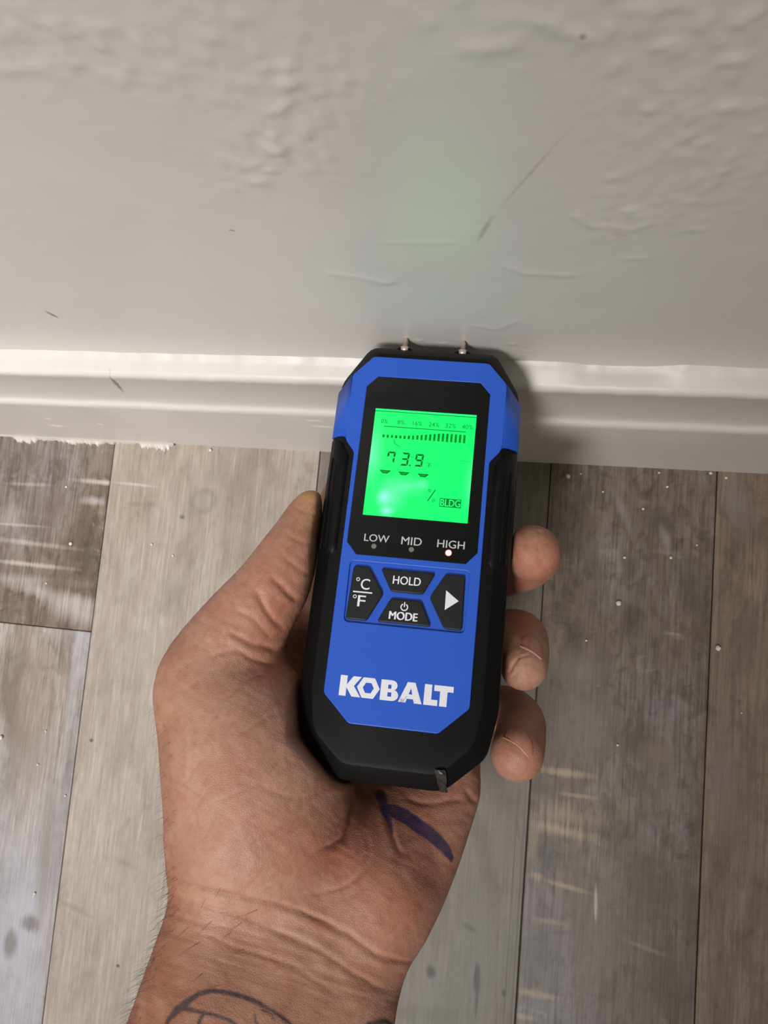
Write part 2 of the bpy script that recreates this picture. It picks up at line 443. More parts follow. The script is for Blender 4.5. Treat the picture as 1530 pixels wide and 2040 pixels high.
def build_floor():
    slab = box('floor', (-1.6, -2.0, -0.05), (1.4, 0.0, -0.0032), plain('floor_underlay', (74, 66, 58), 0.8, noise_scale=60))
    tag(slab, 'weathered grey and brown wood look plank floor', kind='structure')
    W = (205, 200, 198)
    m_dark = [(60, 965, .022, .0016, .02, W, .45, .9, 1.2), (215, 962, .030, .0022, -.03, W, .8, .8, 1.0), (185, 998, .012, .0035, 0, (196, 194, 200), .6, .8, 1.2),
              (40, 1046, .03, .0013, 0, W, .45, .7, 1.0), (60, 1082, .042, .0022, -.04, (190, 186, 184), .6, .9, 1.2), (55, 1124, .040, .0020, -.02, W, .6, .8, 1.2), (60, 1155, .05, .004, 0, (180, 176, 176), .5, .9, 1.5),
              (110, 1185, .045, .006, -.15, (196, 194, 196), .7, .9, 1.6), (150, 1215, .035, .010, -.3, (192, 190, 194), .65, .9, 1.6), (20, 1030, .012, .010, 0, (186, 180, 180), .5, .9, 1.4),
              (100, 1010, .030, .026, .3, (108, 92, 78), .6, .9, -2.0), (115, 1165, .014, .013, .8, (98, 82, 66), .7, .8, -1.6), (70, 910, .03, .014, 0, (112, 100, 88), .5, .9, -2.0)]
    m_greyl = [(150, 1330, .0040, .09, .0, (172, 172, 176), .45, .8, .8), (50, 1830, .030, .12, 0, (170, 172, 180), .6, .9, -1.2), (60, 1840, .008, .006, 0, (92, 84, 76), .7, .6, 1.2),
               (20, 1880, .006, .010, 0, (100, 92, 84), .7, .6, 1.0), (60, 1450, .02, .06, .1, (140, 126, 112), .5, .9, -1.6), (90, 1700, .006, .05, .05, (122, 112, 100), .6, .8, 1.4)]
    m_l1 = [(405, 998, .0105, .0085, 0, (132, 124, 114), .45, .3, .7), (405, 998, .0082, .0066, 0, (166, 157, 145), .9, .5, .4), (272, 1004, .008, .0022, 0, (150, 134, 112), .8, .8, .6),
            (300, 1005, .005, .003, 0, (140, 128, 112), .7, .8, .6), (363, 1030, .0022, .0016, 0, (104, 96, 88), .8, .6, .4), (268, 965, .020, .0013, -.04, (205, 198, 188), .7, .7, .8),
            (340, 1180, .012, .016, .2, (148, 140, 130), .5, .9, -1.5), (250, 1720, .010, .003, -.2, (140, 132, 124), .6, .8, .8), (182, 1475, .0016, .0014, 0, (80, 72, 64), .8, .5, .3), (235, 1924, .0014, .0012, 0, (60, 54, 48), .9, .5, .2),
            (150, 1810, .018, .0025, -.25, (138, 128, 116), .5, .8, .8), (270, 1270, .018, .010, 0, (150, 140, 128), .4, .9, -1.2)]
    m_l2 = [(858, 1936, .0032, .0042, .1, (42, 36, 30), .95, .6, .8), (951, 1950, .0022, .0100, .05, (48, 42, 36), .95, .5, .8), (950, 1990, .0010, .012, .0, (70, 60, 50), .8, .5, .6), (1004, 1978, .0015, .0024, 0, (62, 54, 46), .8, .5, .6),
            (935, 1848, .006, .0024, -.4, (92, 82, 72), .7, .8, .8), (955, 1660, .008, .012, .4, (120, 108, 96), .6, .9, -1.4), (975, 1740, .007, .020, .3, (126, 114, 100), .5, .9, -1.4), (1010, 1600, .010, .010, .2, (128, 118, 106), .5, .9, -1.4),
            (880, 1800, .008, .006, 0, (116, 104, 92), .5, .9, -1.2), (840, 2020, .03, .006, .1, (116, 104, 92), .5, .9, -1.4), (1030, 1850, .0007, .10, 0, (110, 98, 86), .7, .6, .4), (1040, 1850, .0006, .10, 0, (110, 98, 86), .7, .6, .4), (1015, 1850, .0006, .10, 0, (116, 104, 92), .6, .6, .4)]
    T = (196, 180, 156)
    m_d2 = [(1130, 1540, .018, .0028, 0, T, .75, .7, 1.8), (1150, 1585, .013, .0016, 0, T, .6, .7, 1.6), (1130, 1625, .020, .0085, .0, T, .6, .9, 2.2), (1120, 1655, .022, .004, -.08, T, .8, .8, 1.8), (1063, 1690, .0034, .014, 0, T, .6, .8, 1.4),
            (1068, 1745, .005, .0028, 0, T, .6, .8, 1.6), (1135, 1768, .017, .0018, -.12, T, .8, .7, 1.2), (1095, 1836, .012, .0022, 0, T, .65, .8, 1.6), (1070, 1981, .013, .0024, 0, T, .8, .7, 1.6), (1045, 2026, .008, .0020, 0, T, .55, .8, 1.4),
            (1090, 1700, .015, .012, 0, (84, 80, 80), .65, .9, 1.6), (1070, 1900, .015, .030, 0, (98, 92, 90), .6, .9, 1.8), (1080, 1570, .012, .006, 0, (88, 84, 86), .6, .9, 1.4), (1075, 1430, .012, .024, 0, (96, 92, 92), .6, .9, 1.8),
            (1180, 1850, .018, .060, .05, (136, 131, 130), .7, .9, -1.6), (1170, 1450, .022, .03, .0, (140, 136, 136), .6, .9, -2.0), (1187, 1800, .0011, .011, .05, (206, 202, 200), .9, .5, .4), (1290, 1890, .014, .0016, -.2, (160, 158, 158), .7, .8, 1.0),
            (1330, 1960, .020, .022, .2, (86, 78, 70), .7, .9, -1.8), (1320, 1780, .020, .018, 0, (98, 88, 78), .6, .9, -1.8), (1280, 1480, .016, .012, -.6, (88, 78, 72), .75, .8, -1.4), (1310, 1500, .012, .009, -.3, (138, 126, 112), .8, .7, -1.2),
            (1260, 1240, .008, .016, .05, (72, 64, 60), .7, .9, -1.4), (1250, 1120, .006, .012, .2, (86, 76, 72), .6, .9, -1.4), (1320, 1040, .010, .008, 0, (78, 72, 72), .6, .9, 2.0), (1240, 1020, .003, .022, .45, (160, 156, 156), .6, .9, .8), (1325, 1070, .003, .010, .4, (165, 162, 166), .6, .9, .8),
            (1370, 1160, .010, .018, .05, (86, 82, 84), .6, .9, -1.4), (1330, 1100, .012, .0016, 0, (150, 146, 148), .5, .8, .8), (1160, 1330, .020, .010, .2, (136, 132, 134), .55, .9, -1.6), (1170, 1050, .016, .020, 0, (118, 108, 98), .5, .9, -1.6)]
    m_b = [(1470, 1010, .010, .02, .3, (132, 128, 132), .6, .9, -1.4), (1440, 1560, .010, .030, .0, (128, 124, 124), .5, .9, -1.4), (1500, 1260, .014, .03, .1, (104, 92, 80), .5, .9, -1.8), (1480, 1650, .012, .04, .1, (118, 102, 86), .5, .9, -1.4)]
    spec = [  # x from, x to, list of (y near wall, y far) pieces: material
        (-0.8067, -0.6717, [(0.0, -1.2, ('light', 11, ()))]),
        (-0.6717, -0.5367, [(0.0, -0.7, ('weathered', 5, ())), (-0.7, -1.2, ('light', 8, ()))]),
        (-0.5367, -0.4017, [(0.0, -0.35, ('brown', 6, ())), (-0.35, -1.2, ('grey', 9, ()))]),
        (-0.4017, -0.2667, [(0.0, -0.1322, ('weathered', 2, m_dark)), (-0.1322, -1.2, ('grey', 3, m_greyl))]),
        (-0.2667, -0.1316, [(0.0, -1.2, ('light', 1, m_l1))]),
        (-0.1316, 0.0035, [(0.0, -1.2, ('light', 4, m_l2))]),
        (0.0035, 0.0912, [(0.0, -1.2, ('weathered', 7, m_d2))]),
        (0.0912, 0.1789, [(0.0, -1.2, ('brown', 12, m_b))]),
        (0.1789, 0.3139, [(0.0, -0.8, ('light', 14, ())), (-0.8, -1.2, ('brown', 15, ()))]),
        (0.3139, 0.4489, [(0.0, -1.2, ('grey', 16, ()))]),
        (0.4489, 0.5839, [(0.0, -1.2, ('weathered', 17, ()))]),
    ]
    # the rest of the room's planks, outside the picture
    kinds = ('light', 'brown', 'grey', 'weathered')
    for k in range(6): spec.append((-0.8067 - .135 * (k + 1), -0.8067 - .135 * k, [(0.0, -2.0, (kinds[k % 4], 11 + k % 4, ()))]))
    for k in range(6): spec.append((0.5839 + .135 * k, 0.5839 + .135 * (k + 1), [(0.0, -2.0, (kinds[(k + 1) % 4], 11 + k % 4, ()))]))
    for j, (x0, x1, pcs) in enumerate(list(spec[:11])): pcs.append((-1.2, -2.0, (kinds[j % 4], 20 + j % 4, ())))
    made = {}
    def plank_mat(k, sd, mk, gain):
        if (k, sd) not in made: made[(k, sd)] = plank_material('plank_%s_%d' % (k, sd), k, sd, mk, gain)
        return made[(k, sd)]
    g = 0.00022
    for x0, x1, pcs in spec:
        for y0, y1, (k, sd, mk) in pcs:
            gain = {1: .78, 4: .37, 2: .78, 7: .64, 12: .92, 3: 1.0}.get(sd, .75)   # how dark this plank's print is; the lowest gain also holds hand shade and light falloff
            box('plank', (x0 + g, y1 + g, -0.0030), (x1 - g, y0 - (g if y0 < 0 else 0.002), 0.0), plank_mat(k, sd, mk, gain), slab, bevel=0.00055)
build_floor()

# ---- white crumbs of plaster lying on the floor
def build_crumbs():
    m = plain('plaster_crumb', (206, 200, 190), 0.7, noise_scale=900)
    rnd = random.Random(11)
    pts = [(1232, 1202, 1.5), (1430, 1291, 1.5), (1132, 949, 1.25), (1415, 943, 0.9), (1336, 1111, 0.8), (1244, 1111, 0.8), (1281, 1014, 0.7), (1329, 970, 0.7), (1313, 942, .6), (1201, 980, .6), (1168, 1276, .6), (1388, 1086, .5), (1157, 944, .5), (1446, 952, .8), (1230, 1484, 0.7), (1477, 1420, .5),
           (4, 1469, 1.2), (142, 1083, 1.1), (133, 970, .7), (131, 1585, .7), (76, 1523, .7), (92, 1456, .6), (70, 1780, .8), (68, 1785, .5), (345, 1107, .7), (420, 897, 1.0), (303, 1085, .8), (93, 1162, .6)]
    own = {(1232, 1202): 'big round white crumb on the dark plank level with the middle fingertip',
           (1430, 1291): 'big round white crumb on the brown plank at the right edge',
           (1132, 949): 'white crumb on the dark plank below the baseboard, right beside the meter',
           (142, 1083): 'white crumb on the short dark plank, nearest the pale plank left of the thumb',
           (4, 1469): 'white crumb at the very left edge on the grey plank',
           (420, 897): 'white crumb on the pale plank touching the baseboard left of the meter'}
    for px, py, r in pts:
        p = on_floor(px, py)
        bm = bmesh.new(); bmesh.ops.create_icosphere(bm, subdivisions=2, radius=r / 1000)
        for v in bm.verts:
            v.co *= 0.8 + 0.4 * rnd.random(); v.co.z *= 0.75
        zmin = min(v.co.z for v in bm.verts)
        me = bpy.data.meshes.new('plaster_crumb'); bm.to_mesh(me); bm.free()
        o = link('plaster_crumb', me, m, smooth=True)
        o.location = (p[0], p[1], -zmin - 0.00005)
        X, Y = p[0], p[1]
        where = ('short dark plank at upper left' if X < -.2667 and Y > -.1322 else 'long grey plank at lower left' if X < -.2667 else 'pale plank left of the thumb' if X < 0 else 'dark plank right of the meter' if X < .0912 else 'brown plank at the right edge')
        tag(o, own.get((px, py), 'tiny white speck of plaster on the ' + where), 'crumb', 'white plaster crumbs scattered on the floor')
build_crumbs()
#DEVICE
# ================================================================== MOISTURE METER
# local axes in metres: u across the face, v along it towards the wall, w out of the face (face plane w = 0)
MM = 0.001
DEV_R = np.array([[0.99580172, -0.0057025, 0.09135867], [-0.00893564, 0.98723495, 0.15901983], [-0.09109928, -0.15916857, 0.98303931]])
DEV_O = np.array([-0.04117632, -0.04869605, 0.18131617])
meter = bpy.data.objects.new('moisture_meter', None)
col.objects.link(meter)
meter.empty_display_size = 0.02
meter.matrix_world = Matrix([[*DEV_R[i], DEV_O[i]] for i in range(3)] + [[0, 0, 0, 1]])
tag(meter, 'blue and black handheld moisture meter with glowing green screen, pins in the wall', 'moisture meter')

RUBBER = plain('black_rubber', (13, 13, 14), 0.5, spec=0.16, noise_amt=0.18, noise_scale=260)
BLACK = plain('black_gloss_window', (14, 17, 15), 0.2, spec=0.12, noise_amt=0.0)
BUTTON = plain('button_rubber', (27, 28, 31), 0.48, spec=0.3, noise_amt=0.1)
WHITE = plain('white_print', (222, 224, 230), 0.5, noise_amt=0.06, noise_scale=500)
GREYP = plain('grey_print', (186, 187, 190), 0.5, noise_amt=0.0)
METAL = plain('pin_metal', (196, 180, 166), 0.4, metal=0.5, noise_amt=0.04)
def blue_material():
    t = NT('blue_plastic'); b = t.b
    v = t.coords()
    n = t.noise(v, 120, 3); s = t.noise(t.coords(scale=(1, .05, 1), rot=(0, 0, .6)), 900, 2)
    c = t.mix(n, lin((34, 84, 190)), lin((38, 88, 195)))
    c = t.mix(t.ramp(s, [(.74, 0.0), (.80, .25)]), c, lin((120, 150, 220)))
    t.l(c, b.inputs['Base Color'])
    b.inputs['Roughness'].default_value = 0.42; b.inputs['Specular IOR Level'].default_value = 0.4
    t.l(t.bump(t.noise(v, 2600, 2), 0.06, 0.0002), b.inputs['Normal'])
    return t.m
BLUE = blue_material()

def curve_mesh(loops, w0, w1, bevel=0.0, name='shape'):
    """a flat shape (outer loop, then holes, in mm) given thickness from w0 to w1 and a rounded edge"""
    cu = bpy.data.curves.new(name, 'CURVE'); cu.dimensions = '2D'; cu.fill_mode = 'BOTH'
    for lp in loops:
        s = cu.splines.new('POLY'); s.points.add(len(lp) - 1)
        for p, q in zip(s.points, lp): p.co = (q[0], q[1], 0, 1)
        s.use_cyclic_u = True
    cu.extrude = max(0.0, (w1 - w0) / 2 - bevel); cu.bevel_depth = bevel; cu.bevel_resolution = 2
    if bevel: cu.offset = -bevel
    o = bpy.data.objects.new(name, cu)
    col.objects.link(o)
    dg = bpy.context.evaluated_depsgraph_get()
    me = bpy.data.meshes.new_from_object(o.evaluated_get(dg))
    bpy.data.objects.remove(o); bpy.data.curves.remove(cu)
    me.materials.clear()
    for v in me.vertices:
        v.co = (v.co[0] * MM, v.co[1] * MM, (v.co[2] + (w0 + w1) / 2) * MM)
    return me

def rounded(loop, r, seg=4):
    """round the corners of a polygon"""
    out = []; n = len(loop)
    for i in range(n):
        a, b, c = (np.array(loop[(i + k) % n], float) for k in (-1, 0, 1))
        d1 = (a - b) / np.linalg.norm(a - b); d2 = (c - b) / np.linalg.norm(c - b)
        rr = min(r, np.linalg.norm(a - b) * .45, np.linalg.norm(c - b) * .45)
        p, q = b + d1 * rr, b + d2 * rr
        for k in range(seg + 1):
            t = k / seg
            out.append(tuple((1 - t) ** 2 * p + 2 * t * (1 - t) * b + t * t * q))
    return out

def flat(name, loops, w0, w1, mat, parent, bevel=0.0, smooth=False):
    return link(name, curve_mesh(loops, w0, w1, bevel, name), mat, parent, smooth)

def text(name, s, box4, w, mat, parent, bold=0.0, h=0.05):
    """lettering as thin flat print, fitted to a box (u0, v0, u1, v1) in mm"""
    cu = bpy.data.curves.new(name, 'FONT'); cu.body = s; cu.size = 10; cu.offset = min(0.0, bold); cu.extrude = 0.01; cu.resolution_u = 4
    o = bpy.data.objects.new(name, cu); col.objects.link(o)
    dg = bpy.context.evaluated_depsgraph_get(); dg.update()
    me = bpy.data.meshes.new_from_object(o.evaluated_get(dg))
    bpy.data.objects.remove(o); bpy.data.curves.remove(cu)
    me.materials.clear()
    co = np.array([v.co[:] for v in me.vertices]); lo, hi = co.min(0), co.max(0)
    u0, v0, u1, v1 = box4
    for v in me.vertices:
        v.co = ((u0 + (v.co[0] - lo[0]) / (hi[0] - lo[0]) * (u1 - u0)) * MM, (v0 + (v.co[1] - lo[1]) / (hi[1] - lo[1]) * (v1 - v0)) * MM, (w + (h if v.co[2] > 0 else 0)) * MM)
    if bold > 0:                       # heavier strokes: the same print laid down again, a hair to the side
        bm = bmesh.new(); d = bold * (v1 - v0) * 0.09 * MM * 4
        for k in (-1, 0, 1):
            n0 = len(bm.verts); bm.from_mesh(me); bm.verts.ensure_lookup_table()
            for v in bm.verts[n0:]: v.co.x += k * d * .5; v.co.y += (0, .35, -.35)[k] * d * .5; v.co.z += k * 0.004 * MM
        bm.to_mesh(me); bm.free()
    return link(name, me, mat, parent)

def offset_poly(poly, o):
    """move every edge of a counter-clockwise convex polygon inwards by o"""
    n = len(poly); L = []
    for i in range(n):
        a = np.array(poly[i], float); b = np.array(poly[(i + 1) % n], float)
        d = (b - a) / np.linalg.norm(b - a); nn = np.array([-d[1], d[0]])
        L.append((a + nn * o, d))
    out = []
    for i in range(n):
        (p, d), (q, e) = L[i - 1], L[i]
        t = np.linalg.solve(np.array([d, -e]).T, q - p)[0]
        out.append(tuple(p + d * t))
    return out

OUT = [(16.8, -104), (29.6, -92.5), (32.3, -79), (32.3, 8), (31.9, 30.4), (22.6, 45.8), (-22.6, 45.8), (-31.9, 30.4), (-32.3, 8), (-32.3, -79), (-29.6, -92.5), (-16.8, -104)]
def build_housing():
    levels = [(-30.0, 9.0), (-29.3, 6.5), (-27.0, 3.6), (-23.0, 1.4), (-17.0, 0.2), (-8.0, 0.0), (-6.4, 0.25), (-4.2, 1.9), (-1.9, 4.0), (-0.9, 5.2), (-0.6, 6.6)]
    rings = []
    for w, o in levels:
        p = rounded(offset_poly(OUT, o), 3.0, 3)
        rings.append([(x, y, w) for x, y in p])
    n = len(rings[0]); V = [(x * MM, y * MM, w * MM) for r in rings for x, y, w in r]; Fc = []
    for k in range(len(rings) - 1):
        for i in range(n):
            j = (i + 1) % n
            Fc.append((k * n + i, k * n + j, (k + 1) * n + j, (k + 1) * n + i))
    Fc.append(tuple(reversed(range(n)))); Fc.append(tuple((len(rings) - 1) * n + i for i in range(n)))
    o = mesh_obj('housing', V, Fc, RUBBER, meter, smooth=True)
    fix_normals(o.data)
    o.data.set_sharp_from_angle(angle=math.radians(22))
    o['label'] = 'black rubber housing with chamfered corners'
    # torn flap of rubber at the lower right corner
    rnd = random.Random(3)
    V, Fc = [], []
    for k in range(7):
        v = -97.0 - k * 1.08; w = [-0.7, -1.0, -1.6, -2.8, -4.0, -5.2, -6.6][k]
        cu = 15.6 + 0.25 * k
        for s in range(4):
            V.append(((cu + (s - 1.5) * (0.95 - 0.05 * k) + rnd.uniform(-.25, .25)) * MM, v * MM, (w + (0.7 if s in (1, 2) else 0.1) + rnd.uniform(-.25, .35)) * MM))
    for k in range(6):
        for s in range(3):
            a = k * 4 + s; Fc.append((a, a + 1, a + 5, a + 4))
    f = mesh_obj('torn_corner', V, Fc, plain('scuffed_rubber', (46, 46, 44), 0.2, spec=0.9, noise_amt=.6, noise_scale=900), meter)
    sm = f.modifiers.new('thick', 'SOLIDIFY'); sm.thickness = 0.0005; sm.offset = -1
    f['label'] = 'shiny torn flap on the lower corner'
build_housing()

WIN = [(18.0, -32.9), (21.5, -28.9), (21.5, 27.1), (17.9, 31.2), (-17.9, 31.2), (-21.5, 27.1), (-21.5, -28.9), (-18.0, -32.9)]
REC = rounded([(19.4, -55.3), (19.7, -35.2), (-19.7, -35.2), (-19.4, -55.3)], 1.6, 4)
def build_faceplate():
    flat_out = [(14, -86.7), (23.0, -78.2), (23.1, 2.6), (26.2, 6.4), (27.0, 8.4), (27.0, 31.2), (20.3, 38.8), (-20.3, 38.8), (-27.0, 31.2), (-27.0, 8.4), (-26.2, 6.4), (-23.1, 2.6), (-23.0, -78.2), (-14, -86.7)]
    me = curve_mesh([rounded(flat_out, 0.8, 2), WIN, REC], -2.0, 0.25, 0.28, 'faceplate')
    bm = bmesh.new(); bm.from_mesh(me)
    # the wings that fold over the sides of the housing
    for s in (-1, 1):
        prof = [(26.6, .25), (27.4, 0.05), (28.2, -.6), (30.6, -3.6), (32.2, -5.8), (32.75, -7.4), (32.8, -13.0), (32.6, -18.0), (31.8, -18.2)]
        top = [31.6, 30.9, 30.0, 28.0, 26.9, 26.6, 26.0, 25.0, 24.6]; bot = [7.3, 8.0, 8.4, 9.0, 9.3, 9.5, 10.5, 12.5, 13.0]
        rows = []
        for (u, w), a, b in zip(prof, top, bot):
            rows.append([bm.verts.new((s * u * MM, v * MM, w * MM)) for v in (b, (a + b) / 2, a)])
        for r0, r1 in zip(rows[:-1], rows[1:]):
            for k in range(2):
                q = [r0[k], r1[k], r1[k + 1], r0[k + 1]]
                f = bm.faces.new(q if s > 0 else q[::-1]); f.smooth = True
        for k in (0, 2):      # edge walls so the wing has thickness
            q = [r[k] for r in rows]
            low = [bm.verts.new((v.co.x - s * 0.9 * MM, v.co.y, v.co.z - 0.6 * MM)) for v in q]
            for i in range(len(q) - 1):
                bm.faces.new([q[i], q[i + 1], low[i + 1], low[i]])
    bmesh.ops.recalc_face_normals(bm, faces=bm.faces)
    bm.to_mesh(me); bm.free()
    o = link('faceplate', me, BLUE, meter)
    o['label'] = 'blue plastic faceplate with side wings'
    f = flat('button_recess', [offset_poly_any(REC, 0.02)], -2.0, -0.55, BLUE, meter)
    return o
def offset_poly_any(p, o): return [(x * (1 + o), (y + 45.2) * (1 + o) - 45.2) for x, y in p]
build_faceplate()

# ---- display window, screen and lamps
LCD = [(17.5, -19.3), (17.5, 19.3), (-17.5, 19.3), (-17.5, -19.3)]
window = flat('display_window', [WIN, LCD], -1.6, 0.02, BLACK, meter)
window['label'] = 'glossy black display window'
def lcd_material():
    t = NT('lcd_backlight'); b = t.b
    v = t.coords()
    b.inputs['Base Color'].default_value = (0.002, 0.02, 0.005, 1); b.inputs['Roughness'].default_value = 0.12; b.inputs['Specular IOR Level'].default_value = 0.12
    def spot(cu, cv, su, sv):
        tc = t.n('ShaderNodeTexCoord'); mp = t.n('ShaderNodeMapping', vector_type='TEXTURE'); g = t.n('ShaderNodeTexGradient', gradient_type='SPHERICAL')
        t.l(tc.outputs['Object'], mp.inputs['Vector'])
        mp.inputs['Location'].default_value = (cu * MM, cv * MM, 0); mp.inputs['Scale'].default_value = (su * MM, sv * MM, 1)
        t.l(mp.outputs[0], g.inputs[0]); return t.val('POWER', g.outputs['Fac'], 1.6)
    c = t.mix(t.noise(v, 40, 2), (0.004, 1.0, 0.14), (0.008, 1.02, 0.17))
    for cu, cv, su, sv, a in [(-11.0, -12.6, 3.4, 4.0, 1.0), (-9.6, -17.2, 3.4, 2.6, .95), (-9, -12, 7, 8, .45), (-4, -8, 9, 4.5, .30), (1.2, -7.0, 3.4, 2.6, .30), (-17.0, 2.5, 5, 16, .45), (17.5, -6, 3, 14, .22)]:
        c = t.mix(t.val('MULTIPLY', spot(cu, cv, su, sv), a), c, (0.30, 1.05, 0.80))
    em = b.inputs['Emission Color']; t.l(c, em); b.inputs['Emission Strength'].default_value = 1.15
    return t.m
lcd = flat('lcd_screen', [[(18.2, -20), (18.2, 20), (-18.2, 20), (-18.2, -20)]], -1.4, -0.25, lcd_material(), meter)
lcd['label'] = 'bright green backlit screen showing 73.9'
SEG = plain('lcd_segment', (0, 40, 8), 0.3, spec=0.1, noise_amt=0, emit=(0.0, 0.10, 0.008), estr=1.0)
SEGL = plain('lcd_light_segment', (0, 60, 10), 0.3, spec=0.1, noise_amt=0, emit=(0.001, 0.32, 0.03), estr=1.0)
SEGL2 = plain('lcd_number', (0, 60, 10), 0.3, spec=0.1, noise_amt=0, emit=(0.0, 0.17, 0.015), estr=1.0)
SEGB = plain('lcd_bar', (0, 60, 10), 0.3, spec=0.1, noise_amt=0, emit=(0.0, 0.20, 0.012), estr=1.0)
LCDB = plain('lcd_bright', (0, 120, 40), 0.3, spec=0.1, noise_amt=0, emit=(0.03, 1.0, 0.25), estr=1.0)
LW0, LW1 = -0.24, -0.20
def seg(name, loop, mat, w1=LW1): return flat(name, [loop], LW0, w1, mat, lcd)
def rect(u0, v0, u1, v1): return [(u0, v0), (u1, v0), (u1, v1), (u0, v1)]
seg('edge_line', rect(-17.5, 18.30, 17.5, 18.55), SEGB)
seg('edge_glow', rect(-17.5, 18.58, 17.5, 19.25), LCDB)
for i, s in enumerate(['0%', '8%', '16%', '24%', '32%', '40%']):
    cu = -13.9 + i * 5.72; hw = [1.15, 1.25, 1.55, 1.8, 1.8, 1.85][i]
    text('scale_number', s, (cu - hw, 13.95, cu + hw, 15.5), LW0, SEGL2, lcd, bold=-0.04)
seg('scale_line', rect(-13.9, 12.75, 14.3, 12.98), SEG)
for i in range(20):
    cu = -13.65 + i * 1.455; hgt = [1.0, 1.0, 1.0, 1.02, 1.05, 1.1, 1.25, 1.4, 1.6, 1.8, 2.05, 2.3, 2.5, 2.75, 2.9, 2.95, 2.95, 2.95, 2.92, 2.9][i]
    seg('scale_bar', rect(cu - .37, 8.8 - .05 * (i % 2), cu + .37, 8.8 + hgt), SEGB)
def digit(cu, cv, wd, hg, on, name='digit'):
    """seven segments with mitred ends, slanted a little; one mesh per digit"""
    t = 0.62; g = 0.10; sl = 0.09
    L = {}
    x0, x1 = -wd / 2, wd / 2; y0, y1 = -hg / 2, hg / 2; ym = 0
    L['a'] = [(x0 + g, y1), (x1 - g, y1), (x1 - t - g, y1 - t), (x0 + t + g, y1 - t)]
    L['d'] = [(x0 + g, y0), (x0 + t + g, y0 + t), (x1 - t - g, y0 + t), (x1 - g, y0)]
    L['g'] = [(x0 + t * .5, 0), (x0 + t, t * .5), (x1 - t, t * .5), (x1 - t * .5, 0), (x1 - t, -t * .5), (x0 + t, -t * .5)]
    L['f'] = [(x0, y1 - g), (x0 + t, y1 - t - g), (x0 + t, t * .5 + g), (x0, g)]
    L['b'] = [(x1, y1 - g), (x1, g), (x1 - t, t * .5 + g), (x1 - t, y1 - t - g)]
    L['e'] = [(x0, y0 + g), (x0, -g), (x0 + t, -t * .5 - g), (x0 + t, y0 + t + g)]
    L['c'] = [(x1, y0 + g), (x1 - t, y0 + t + g), (x1 - t, -t * .5 - g), (x1, -g)]
    flat(name, [[(cu + x + sl * y, cv + y) for x, y in L[k]] for k in on], LW0, LW1, SEG, lcd)
digit(-10.25, 1.75, 2.7, 4.1, 'abfc'); digit(-5.45, 1.45, 2.7, 4.7, 'abgcd'); digit(-0.6, 1.4, 2.75, 4.5, 'abfgcd')
seg('decimal_point', [(-3.55 + .3 * math.cos(a), -.62 + .3 * math.sin(a)) for a in np.linspace(0, 6.28, 9)[:-1]], SEG)
text('unit_letter', 'F', (2.7, -.75, 3.9, .6), LW0, SEGL, lcd, bold=-0.1)
def ring(cu, cv, r, t): return [[(cu + r * math.cos(a), cv + r * math.sin(a)) for a in np.linspace(0, 2 * math.pi, 17)[:-1]], [(cu + (r - t) * math.cos(a), cv + (r - t) * math.sin(a)) for a in np.linspace(0, 2 * math.pi, 17)[:-1]]]
flat('degree_sign', ring(2.25, .75, .26, .12), LW0, LW1, SEGL, lcd)
for cu, cv in ((-11.7, -3.02), (-5.27, -3.15), (1.3, -3.3)):
    seg('marker', [(cu - 1.95, cv), (cu - .8, cv - 1.15), (cu + .8, cv - 1.15), (cu + 1.95, cv)], SEG)
    seg('marker_fill', [(cu - 1.35, cv - .25), (cu - .6, cv - .95), (cu + .6, cv - .95), (cu + 1.35, cv - .25)], SEGL, LW1 + .02)
seg('percent_bar', [(3.45, -12.72), (3.8, -12.72), (6.0, -8.65), (5.65, -8.65)], SEG)
flat('percent_ring', ring(3.95, -9.0, .48, .16), LW0, LW1, SEG, lcd); flat('percent_ring', ring(5.55, -12.35, .48, .16), LW0, LW1, SEG, lcd)
seg('mode_box', rect(7.66, -14.28, 14.83, -11.28), SEGB)
text('mode_word', 'BLDG', (7.95, -14.0, 14.55, -11.55), LW1 + .01, LCDB, lcd, bold=0.10)
seg('scratch', [(-10.0, 8.3), (-9.75, 8.3), (-9.4, 6.9), (-7.5, 5.75), (-7.6, 5.6), (-9.6, 6.75)], SEGL)
seg('scratch', [(-3.9, 2.9), (-2.4, 2.2), (-2.45, 2.08), (-3.95, 2.75)], SEGL)
seg('scratch', [(13.3, 2.55), (16.6, 2.2), (16.6, 2.1), (13.3, 2.45)], SEGL)

for s, b4 in (('LOW', (-16.0, -28.2, -7.7, -25.75)), ('MID', (-3.6, -28.25, 3.1, -25.65)), ('HIGH', (8.25, -28.15, 17.2, -25.55))):
    text('printed_word', s, b4, 0.02, GREYP, window, bold=0.07)
GDOT = plain('grey_lamp', (112, 112, 110), 0.4, noise_amt=0)
REDL = plain('lit_red_lamp', (255, 230, 225), 0.3, noise_amt=0, emit=(1.0, 0.80, 0.76), estr=2.2)
REDR = plain('red_lamp_rim', (200, 30, 20), 0.3, noise_amt=0, emit=(0.65, 0.02, 0.015), estr=1.0)
def disc(cu, cv, r, n=20): return [(cu + r * math.cos(2 * math.pi * k / n), cv + r * math.sin(2 * math.pi * k / n)) for k in range(n)]
for cu, on in ((-12.5, 0), (-0.05, 0), (12.15, 1)):
    if on:
        lamp = flat('indicator_light', [disc(cu, -29.75, .92)], 0.0, 0.10, REDL, meter)
        flat('lamp_rim', [disc(cu, -29.75, 1.15), disc(cu, -29.75, .93)], 0.0, 0.08, REDR, lamp)
        lamp['label'] = 'lit red indicator light under HIGH'
    else:
        flat('indicator_light', [disc(cu, -29.75, .85)], 0.0, 0.06, GDOT, meter)

